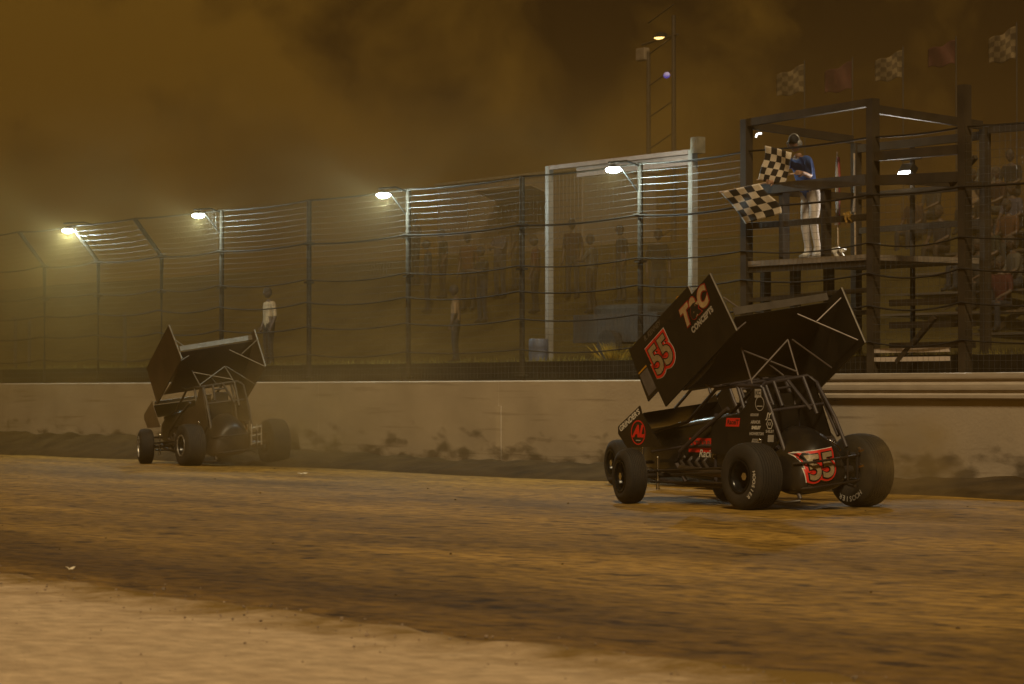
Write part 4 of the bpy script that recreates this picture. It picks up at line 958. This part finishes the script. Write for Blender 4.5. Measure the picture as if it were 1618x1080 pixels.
for px, v, B, s_, t_, hk, lab in crowd:
    u = U(px, v); person(B, lab, WM(u, v, hill_z(u, v) - .01, math.pi + random.uniform(-1.1, 1.1)) @ Matrix.Scale(random.uniform(.9, 1.05), 4), [C[s_], C[t_], C["black"]], 1, (hk, (.03, .02, .012) if hk == "hair" else (.02, .02, .03)), "spectators on the bank")

# ------------------------------------------------------------------ grandstand on the right
gs = thing("grandstand", "open timber bleacher stand with stepped bench rows behind the flag stand", "grandstand", WM(0, 0))
M_plank = mat("bench_plank", (.09, .065, .04), .7, var=.35, scale=2, stretch=(.4, 3, 3)); g0, g1 = U(1400, 9), U(1400, 9) + 22
rows = 7; zrow = lambda k: hill_z(g0 + 4, 8) + .35 + .40 * k; vrow = lambda k: 8.2 + .80 * k
for k in range(rows):
    m = MB()
    for q in range(5):
        a = g0 + (g1 - g0) * q / 5 + .02; b = g0 + (g1 - g0) * (q + 1) / 5 - .02
        m.box(((a + b) / 2, vrow(k) + random.uniform(-.01, .01), zrow(k) + random.uniform(-.006, .006)), (b - a, .28, .04))
    m.build("bench_row", M_plank, gs)
    m = MB(); m.box(((g0 + g1) / 2, vrow(k) - .42, zrow(k) - .40), (g1 - g0, .42, .04)); m.build("foot_board", mat("foot_plank", (.05, .038, .025), .8, var=.3, stretch=(.4, 3, 3)), gs)
m = MB()
for q in range(12):
    u = g0 + (g1 - g0) * q / 11; m.bar((u, vrow(0) - .6, zrow(0) - .5), (u, vrow(rows - 1), zrow(rows - 1) - .07), .07, .10); m.bar((u, vrow(rows - 1) + .25, 1.6), (u, vrow(rows - 1) + .25, zrow(rows - 1) + 1.0), .07, .07); m.bar((u, vrow(3), 1.6), (u, vrow(3), zrow(3) - .1), .07, .07)
m.build("support_frame", M_stand, gs)
for dz in (.55, 1.0):
    m = MB(); m.tube([(g0, vrow(rows - 1) + .30, zrow(rows - 1) + dz), (g1, vrow(rows - 1) + .30, zrow(rows - 1) + dz)], .026, 8); m.build("back_rail", mat("rail_pipe", (.45, .38, .28), .45, .6), gs, smooth=True)
row_name = ["front", "second", "third", "fourth", "fifth", "sixth", "top"]
seat_list = [(0, 1588, "red", "denim"), (1, 1555, "grey", "black"), (1, 1610, "cream", "denim"), (2, 1572, "olive", "brown"), (2, 1540, "black", "denim"), (3, 1600, "orange", "grey"), (3, 1492, "navy", "brown"), (4, 1560, "brown", "navy"), (4, 1606, "lavender", "denim"),
             (5, 1585, "maroon", "grey"), (5, 1545, "tan", "black"), (6, 1565, "cream", "brown"), (6, 1604, "black", "grey"), (4, 1450, "maroon", "denim"), (5, 1480, "grey", "navy")]
for k, px, s_, t_ in seat_list:
    u = U(px, vrow(k)); person(sit, f"seated spectator in {s_} top on the {row_name[k]} bench row of the stand", WM(u, vrow(k) - .04, zrow(k) - .38, math.pi + random.uniform(-.3, .3)), [C[s_], C[t_], C["black"]], 1, (random.choice(("hair", "cap")), (.03, .02, .012)), "spectators seated in the stand")

# flags on tall poles behind the stand
M_ty, M_tb, M_tr, M_tr2 = mat("pennant_tan", (.15, .105, .05), .8), mat("pennant_brown", (.07, .046, .02), .8), mat("pennant_red", (.065, .019, .012), .8), mat("pennant_maroon", (.08, .022, .016), .8)
vp = vrow(rows - 1) + .55
fl_list = [(1272, 100, 145, 5, "leftmost flag on the stand, a small tan checkered one"), (1348, 95, 140, 1, "dull red flag between the two left checkered flags"), (1428, 78, 122, 5, "tan checkered flag in the middle of the row on the stand"),
           (1512, 62, 100, 1, "red flag left of the rightmost checkered flag"), (1608, 40, 92, 6, "largest tan checkered flag, rightmost of the row on the stand")]
for px, y0, y1, n, lab in fl_list:
    top = at(px, y0, vp); bot = at(px, y1, vp); L_ = (top - bot).length; wd = at(px - 46, y0, vp) - top
    base = Vector((top.x, top.y, 1.7))
    mm = (M_ty, M_tb) if n > 1 else (M_tr, M_tr2)
    iv = W.inverted() @ top; t = thing("flag_on_pole", lab, "flag", WM(iv.x, vp, 1.65), "flags along the back of the stand")
    im = t.matrix_world.inverted(); m = MB(); m.tube([(0, 0, 0), (0, 0, top.z - 1.65 + .08)], .016, 6); m.build("pole", mat("pole_dull", (.04, .03, .02), .7), t)
    m = MB(); N = 20; k = max(1, N // max(n, 1)) if n > 1 else 20; P = []
    for i in range(N + 1):
        for j in range(N + 1):
            a, b = i / N, j / N; p = top + (wd * a * .95) + (bot - top) * (b * (1 - .25 * a) + .42 * a) + Vector((0, .06 * math.sin(a * 7 + b * 2), .03 * math.sin(a * 9))); P.append(tuple(im @ p))
    m.v = P
    for i in range(N):
        for j in range(N): m.f.append([i * (N + 1) + j, (i + 1) * (N + 1) + j, (i + 1) * (N + 1) + j + 1, i * (N + 1) + j + 1]); m.mi.append((i // 4 + j // 4) % 2 if n > 1 else (1 if random.random() < .2 and j > 8 else 0))
    c = m.build("cloth", list(mm), t, smooth='all'); so = c.modifiers.new("Solidify", 'SOLIDIFY'); so.thickness = .005

# ------------------------------------------------------------------ floodlight by the flag stand
fv = 2.6; fpnt = at(1433, 271, fv); fl = W.inverted() @ fpnt
ft = thing("floodlight", "bright white floodlight with two small bulbs on a pole right of the flag stand", "lamp", WM(fl.x, fv, 0))
m = MB(); m.tube([(0, .12, 1.6), (0, .12, fl.z + .45)], .04, 10); m.tube([(-.22, .10, fl.z + .20), (.22, .10, fl.z + .20)], .016, 8); m.build("pole", M_post, ft, smooth=True)
m = MB(); m.box((0, .04, fl.z + .04), (.26, .14, .14), Matrix.Rotation(R(-35), 3, 'X')); bevel(m.build("housing", M_house, ft), .015)
m = MB(); m.box((0, -.05, fl.z - .02), (.24, .02, .11), Matrix.Rotation(R(-35), 3, 'X')); m.build("lens", glow("flood_lens", (1, 1, .97), 22), ft)
for x in (-.09, .07): m = MB(); m.ball((x, .06, fl.z + .24), .03, 10, 8); m.build("bulb", glow("bulb_white", (1, .97, .9), 4), ft, smooth=True)
ld = bpy.data.lights.new("flood_light", 'SPOT'); lo = bpy.data.objects.new("flood_light", ld); col.objects.link(lo); lo.parent = ft
ld.energy = 420; ld.spot_size = R(110); ld.spot_blend = .6; ld.color = (1, .93, .8); ld.shadow_soft_size = .10
src = Vector((0, -.16, fl.z - .10)); lo.location = src
aim = ft.matrix_world.inverted() @ Vector((1.2, 29.5, .3)); lo.rotation_euler = (aim - src).to_track_quat('-Z', 'Y').to_euler()

# ------------------------------------------------------------------ white gate frame, trailer, cart, drum, posts, tower
vg = 1.7; ga, gb = U(868, vg), U(1095, vg); gz = Z(868, 262, vg)
gt = thing("gate_frame", "tall white steel gate frame with a pale beam standing behind the fence", "gate frame", WM(ga, vg, hill_z(ga, vg) - .05)); off = hill_z(ga, vg) - .05
M_wp = mat("white_pole", (.24, .215, .18), .55, var=.15, scale=3); M_pk = mat("pinkish_beam", (.24, .17, .135), .6, var=.2)
m = MB(); m.box((0, 0, (gz - off) / 2), (.10, .10, gz - off)); m.build("pole", M_wp, gt)
m = MB(); m.box((gb - ga, 0, (gz - off) / 2), (.11, .11, gz - off)); m.build("pole", M_wp, gt)
m = MB(); m.box(((gb - ga) / 2, 0, gz - off - .03), (gb - ga - .15, .10, .07)); m.build("beam", M_pk, gt)
m = MB(); m.box(((gb - ga) * .6, 0, gz - off - .16), ((gb - ga) * .78, .05, .16)); m.build("beam_board", M_pk, gt)
m = MB(); m.box((gb - ga + .16, -.02, gz - off + .06), (.17, .17, .26)); m.build("junction_box", mat("box_pale", (.22, .20, .15), .6), gt)

vt = 16.0; ta = U(690, vt); tz = 4.55
tr = thing("concession_trailer", "pale concession trailer with a dark serving hatch on top of the bank", "trailer", WM(ta, vt, tz))
M_tp = mat("trailer_paint", (.17, .14, .11), .6, var=.15, scale=1.5, dust=.3)
m = MB(); m.box((3.5, 1.2, 1.45), (7.0, 2.4, 2.1)); bevel(m.build("body", M_tp, tr), .06)
m = MB(); m.box((3.5, 1.2, 2.53), (7.1, 2.5, .06)); m.build("roof", mat("trailer_roof", (.2, .17, .13), .6), tr)
m = MB(); m.box((4.4, -.012, 1.45), (2.6, .03, .8)); m.build("hatch", mat("hatch_dark", (.03, .025, .02), .6), tr)
m = MB(); m.plate([(3.05, -.02, 1.9), (5.75, -.02, 1.9), (5.75, -.75, 2.15), (3.05, -.75, 2.15)], .03); m.build("awning", mat("awning_pale", (.2, .16, .12), .7), tr)
m = MB(); m.box((1.2, -.012, 1.25), (.8, .03, 1.65)); d_ = m.build("door", mat("trailer_door", (.14, .11, .09), .6), tr); m = MB(); m.box((1.5, -.04, 1.2), (.03, .03, .12)); m.build("handle", M_alu, d_)
for x in (2.9, 3.7):
    m = MB(); m.tube([(x, .06, .33), (x, .30, .33)], .33, 20); m.build("wheel", M_rubber, tr, smooth=True)

vc = 4.2; ca = U(905, vc)
ct = thing("utility_trailer", "low dark utility trailer parked on the grass behind the fence", "trailer", WM(ca, vc, hill_z(ca, vc)))
m = MB()
for (c, d) in [((1.3, .7, .42), (2.6, 1.4, .08)), ((1.3, .03, .68), (2.6, .04, .44)), ((1.3, 1.37, .68), (2.6, .04, .44)), ((.02, .7, .68), (.04, 1.3, .44)), ((2.58, .7, .68), (.04, 1.3, .44))]: m.box(c, d)
m.build("bed", mat("cart_dark", (.02, .018, .016), .6, dust=.3), ct)
m = MB(); m.box((1.2, .7, .78), (1.7, 1.0, .60)); bevel(m.build("tarpaulin", mat("tarp_dark", (.03, .027, .022), .8, bump=.6, bscale=6), ct), .08)
for y in (-.10, 1.50):
    m = MB(); m.tube([(1.3, y - .07, .30), (1.3, y + .07, .30)], .30, 20); m.build("wheel", M_rubber, ct, smooth=True)
m = MB(); m.tube([(2.6, .3, .42), (3.5, .7, .40)], .03, 8); m.tube([(2.6, 1.1, .42), (3.5, .7, .40)], .03, 8); m.build("drawbar", M_post, ct)

ud = U(851, 1.5); m = MB(); prof = [(.001, 0), (.17, 0), (.175, .01), (.165, .05), (.172, .12), (.172, .13), (.165, .20), (.172, .26), (.172, .28), (.168, .40), (.16, .41), (.155, .39), (.001, .39)]
m.lathe_z(prof, 28); tag(m.build("drum", mat("blue_drum", (.07, .085, .13), .5, dust=.3), mw=WM(ud, 1.5, hill_z(ud, 1.5) - .02), smooth=True), "small bluish drum at the foot of the gate frame's left pole", "drum")
for px, y0, v, lab in [(24, 500, 4.0, "leftmost weathered wooden stake on the bank behind the fence"), (46, 505, 4.3, "weathered wooden stake on the bank, just right of the leftmost one"), (197, 492, 4.8, "weathered wooden stake standing alone on the bank, left of the leading car")]:
    u = U(px, v); z0 = hill_z(u, v) - .1; z1 = Z(px, y0, v); m = MB(); secs = []
    for z, r in ((z0, .055), (z0 + .4, .05), (z1 - .03, .046), (z1, .02)): secs.append([(r * math.cos(k * math.pi / 4) * (1 + .1 * math.sin(k * 2.2)), r * math.sin(k * math.pi / 4), z - z0) for k in range(8)])
    m.loft(secs); tag(m.build("wooden_stake", mat("stake_wood", (.05, .04, .025), .9, var=.4), mw=WM(u, v, z0)), lab, "stake", "stakes on the bank")
u = U(1531, 1.3); m = MB(); m.box((0, 0, .27), (.09, .04, .55)); m.box((0, -.024, .42), (.085, .008, .20)); o = m.build("marker_stake", mat("marker_pale", (.45, .33, .18), .7), mw=WM(u, 1.3, hill_z(u, 1.3) - .05)); bevel(o, .006); tag(o, "short pale marker stake behind the guard rail, right of the flag stand", "stake")
# a tuft of yellow weeds on the lip by the dark trailer
u0 = U(972, .95); mb = MB(); random.seed(12)
for i in range(260):
    a = random.uniform(0, 6.28); r = abs(random.gauss(0, .13)); h = random.uniform(.10, .34); x, y = r * math.cos(a), r * .5 * math.sin(a); lx, ly = x * 1.2 + random.gauss(0, .06), y + random.gauss(0, .05); w = .006
    mb.add([(x - w, y, 0), (x + w, y, 0), (x + lx * .5 + w * .8, y + ly * .5, h * .6), (x + lx, y + ly, h)], [(0, 1, 2), (0, 2, 3)])
tag(mb.build("weed_tuft", mat("yellow_weed", (.30, .20, .02), .8, var=.4), mw=WM(u0, .95, hill_z(u0, .95) - .02)), "tuft of yellow weeds on the lip behind the wall, near the low dark trailer", "plant")

vw = 22.0; la, lb = U(1025, vw), U(1065, vw); zl = Z(1045, 60, vw); bz = hill_z(la, vw) - .2
lt = thing("light_tower", "tall twin-pole light tower rising into the haze, with one amber lamp and a blue light", "light tower", WM(la, vw, bz))
M_tw = mat("tower_steel", (.06, .045, .03), .6, .3)
for x, zt in ((0, zl - .3), (lb - la, zl + .6)): m = MB(); m.tube([(x, 0, 0), (x, 0, zt - bz)], .085, 10, r2=.06); m.build("pole", M_tw, lt, smooth=True)
m = MB()
for k in range(9): m.tube([(0, 0, .8 + k * .9), (lb - la, 0, 1.2 + k * .9)], .02, 6)
m.build("lattice", M_tw, lt)
m = MB(); m.tube([(-.3, 0, zl - bz - .08), (lb - la + .2, 0, zl - bz + .05)], .035, 8); m.build("crossbar", M_tw, lt)
x = U(1045, vw) - la; m = MB(); secs = []
for dz, r in ((.16, .05), (.12, .16), (.02, .24), (.0, .24)): secs.append([(x + r * math.cos(k * math.pi / 10), r * math.sin(k * math.pi / 10), zl - bz + dz + .03) for k in range(20)])
m.loft(secs); m.build("lamp_head", M_house, lt, smooth=True)
m = MB(); m.ball((x, 0, zl - bz + .03), (.20, .20, .045), 16, 6); m.build("amber_lens", glow("amber_glow", (1, .62, .18), 5), lt, smooth=True)
m = MB(); m.box((U(1018, vw) - la, -.05, Z(1018, 85, vw) - bz), (.42, .2, .36)); bevel(m.build("unlit_head", mat("unlit_pale", (.18, .14, .10), .6), lt), .03)
m = MB(); m.ball((U(1058, vw) - la, -.09, Z(1058, 118, vw) - bz), (.13, .07, .09), 12, 8); m.build("blue_light", glow("blue_glow", (.12, .10, 1), .35), lt, smooth=True)

# scraps of litter on the track
def scrap(px, py, w, lab, seed):
    t = (618 - py) / F; Y = -CAM_H / t; X = (px - 809) / F * Y; random.seed(seed); m = MB(); n = 5; P = []
    for i in range(n + 1):
        for j in range(n + 1): P.append(((i / n - .5) * w, (j / n - .5) * w * .6, .012 + .02 * random.random() + .02 * abs(i / n - .5)))
    m.add(P, [(i * 6 + j, (i + 1) * 6 + j, (i + 1) * 6 + j + 1, i * 6 + j + 1) for i in range(n) for j in range(n)])
    o = m.build("paper_scrap", mat("scrap_white", (.75, .66, .50), .6), mw=Matrix.Translation((X, Y, .02)) @ Matrix.Rotation(.6, 4, 'Z')); so = o.modifiers.new("Solidify", 'SOLIDIFY'); so.thickness = .004
    tag(o, lab, "litter")
scrap(478, 752, .14, "bright scrap of litter on the clay behind the leading car", 3); scrap(112, 907, .06, "small pale scrap of litter at the edge of the infield, far left", 5)

# ------------------------------------------------------------------ the dusty air
def volume_mat(name, c, dens, noise_scale=None, lo=.45, hi=.75, seed=0.0, aniso=0.0):
    m = bpy.data.materials.new(name); m.use_nodes = True; nt = m.node_tree; N = nt.nodes; L = nt.links; N.remove(N["Principled BSDF"])
    v = N.new("ShaderNodeVolumePrincipled"); v.inputs["Color"].default_value = c + (1,); v.inputs["Density"].default_value = dens; v.inputs["Anisotropy"].default_value = aniso
    L.new(v.outputs[0], N["Material Output"].inputs["Volume"])
    if noise_scale:
        tc = N.new("ShaderNodeTexCoord"); g = N.new("ShaderNodeVectorMath"); g.operation = 'LENGTH'; L.new(tc.outputs["Object"], g.inputs[0])
        fall = N.new("ShaderNodeMapRange"); L.new(g.outputs["Value"], fall.inputs[0]); fall.inputs[1].default_value = 1.0; fall.inputs[2].default_value = 0.15; fall.inputs[3].default_value = 0; fall.inputs[4].default_value = 1; fall.interpolation_type = 'SMOOTHSTEP'
        mp = N.new("ShaderNodeMapping"); mp.inputs["Location"].default_value = (seed, seed * .7, 0); L.new(tc.outputs["Object"], mp.inputs[0])
        n = N.new("ShaderNodeTexNoise"); n.inputs["Scale"].default_value = noise_scale; n.inputs["Detail"].default_value = 5; n.inputs["Roughness"].default_value = .6; L.new(mp.outputs[0], n.inputs[0])
        r = N.new("ShaderNodeMapRange"); L.new(n.outputs[0], r.inputs[0]); r.inputs[1].default_value = lo; r.inputs[2].default_value = hi; r.inputs[3].default_value = 0.12; r.inputs[4].default_value = 1
        a = N.new("ShaderNodeMath"); a.operation = 'MULTIPLY'; L.new(fall.outputs[0], a.inputs[0]); L.new(r.outputs[0], a.inputs[1])
        b = N.new("ShaderNodeMath"); b.operation = 'MULTIPLY'; L.new(a.outputs[0], b.inputs[0]); b.inputs[1].default_value = dens; L.new(b.outputs[0], v.inputs["Density"])
    return m
m = MB(); m.box((0, 60, 11.0), (640, 640, 24.0)); tag(m.build("haze", volume_mat("haze_air", (0.23, 0.145, 0.05), 0.0045)), kind="stuff")
def dust(c, r, dens, ns, seed, rot=0.0, colr=(.62, .42, .17)):
    m = MB(); m.ball((0, 0, 0), 1.0, 24, 14)
    o = m.build("dust_cloud", volume_mat("dust_%d" % int(seed * 10), colr, dens, ns, seed=seed), mw=Matrix.Translation(c) @ Matrix.Rotation(rot, 4, 'Z') @ Matrix.Diagonal((*r, 1)), smooth='all')
    tag(o, kind="stuff")
dust((4.62, 32.95, .55), (.9, 1.1, .8), 2.2, 2.2, 1.3)
dust((-4.1, 50.6, .6), (2.2, 2.4, 1.4), 0.85, 2.4, 4.1)
dust((-1.9, 47.0, 1.1), (3.2, 7.0, 2.3), 0.20, 1.6, 7.7, R(33))

def big_dust(c, r, dens, ns, seed, rot, colr):
    dust(c, r, dens, ns, seed, rot, colr)
smoke = (.50, .32, .105)
p = W @ Vector((10, 7.0, 4.0)); big_dust(p, (30, 6.2, 5.5), 0.12, 3.0, 11.3, WANG, (.42, .27, .085))
p = W @ Vector((-3, -2.0, 3.8)); big_dust(p, (18, 5.0, 6.2), 0.26, 2.2, 15.9, WANG, (.48, .325, .105))
p = W @ Vector((10, -0.6, 4.9)); big_dust(p, (19, 1.9, 3.6), 0.13, 2.6, 31.1, WANG, (.45, .34, .18))
p = W @ Vector((7, -2.1, 1.0)); big_dust(p, (16, 1.9, 1.7), 0.20, 3.0, 41.9, WANG, (.45, .29, .085))
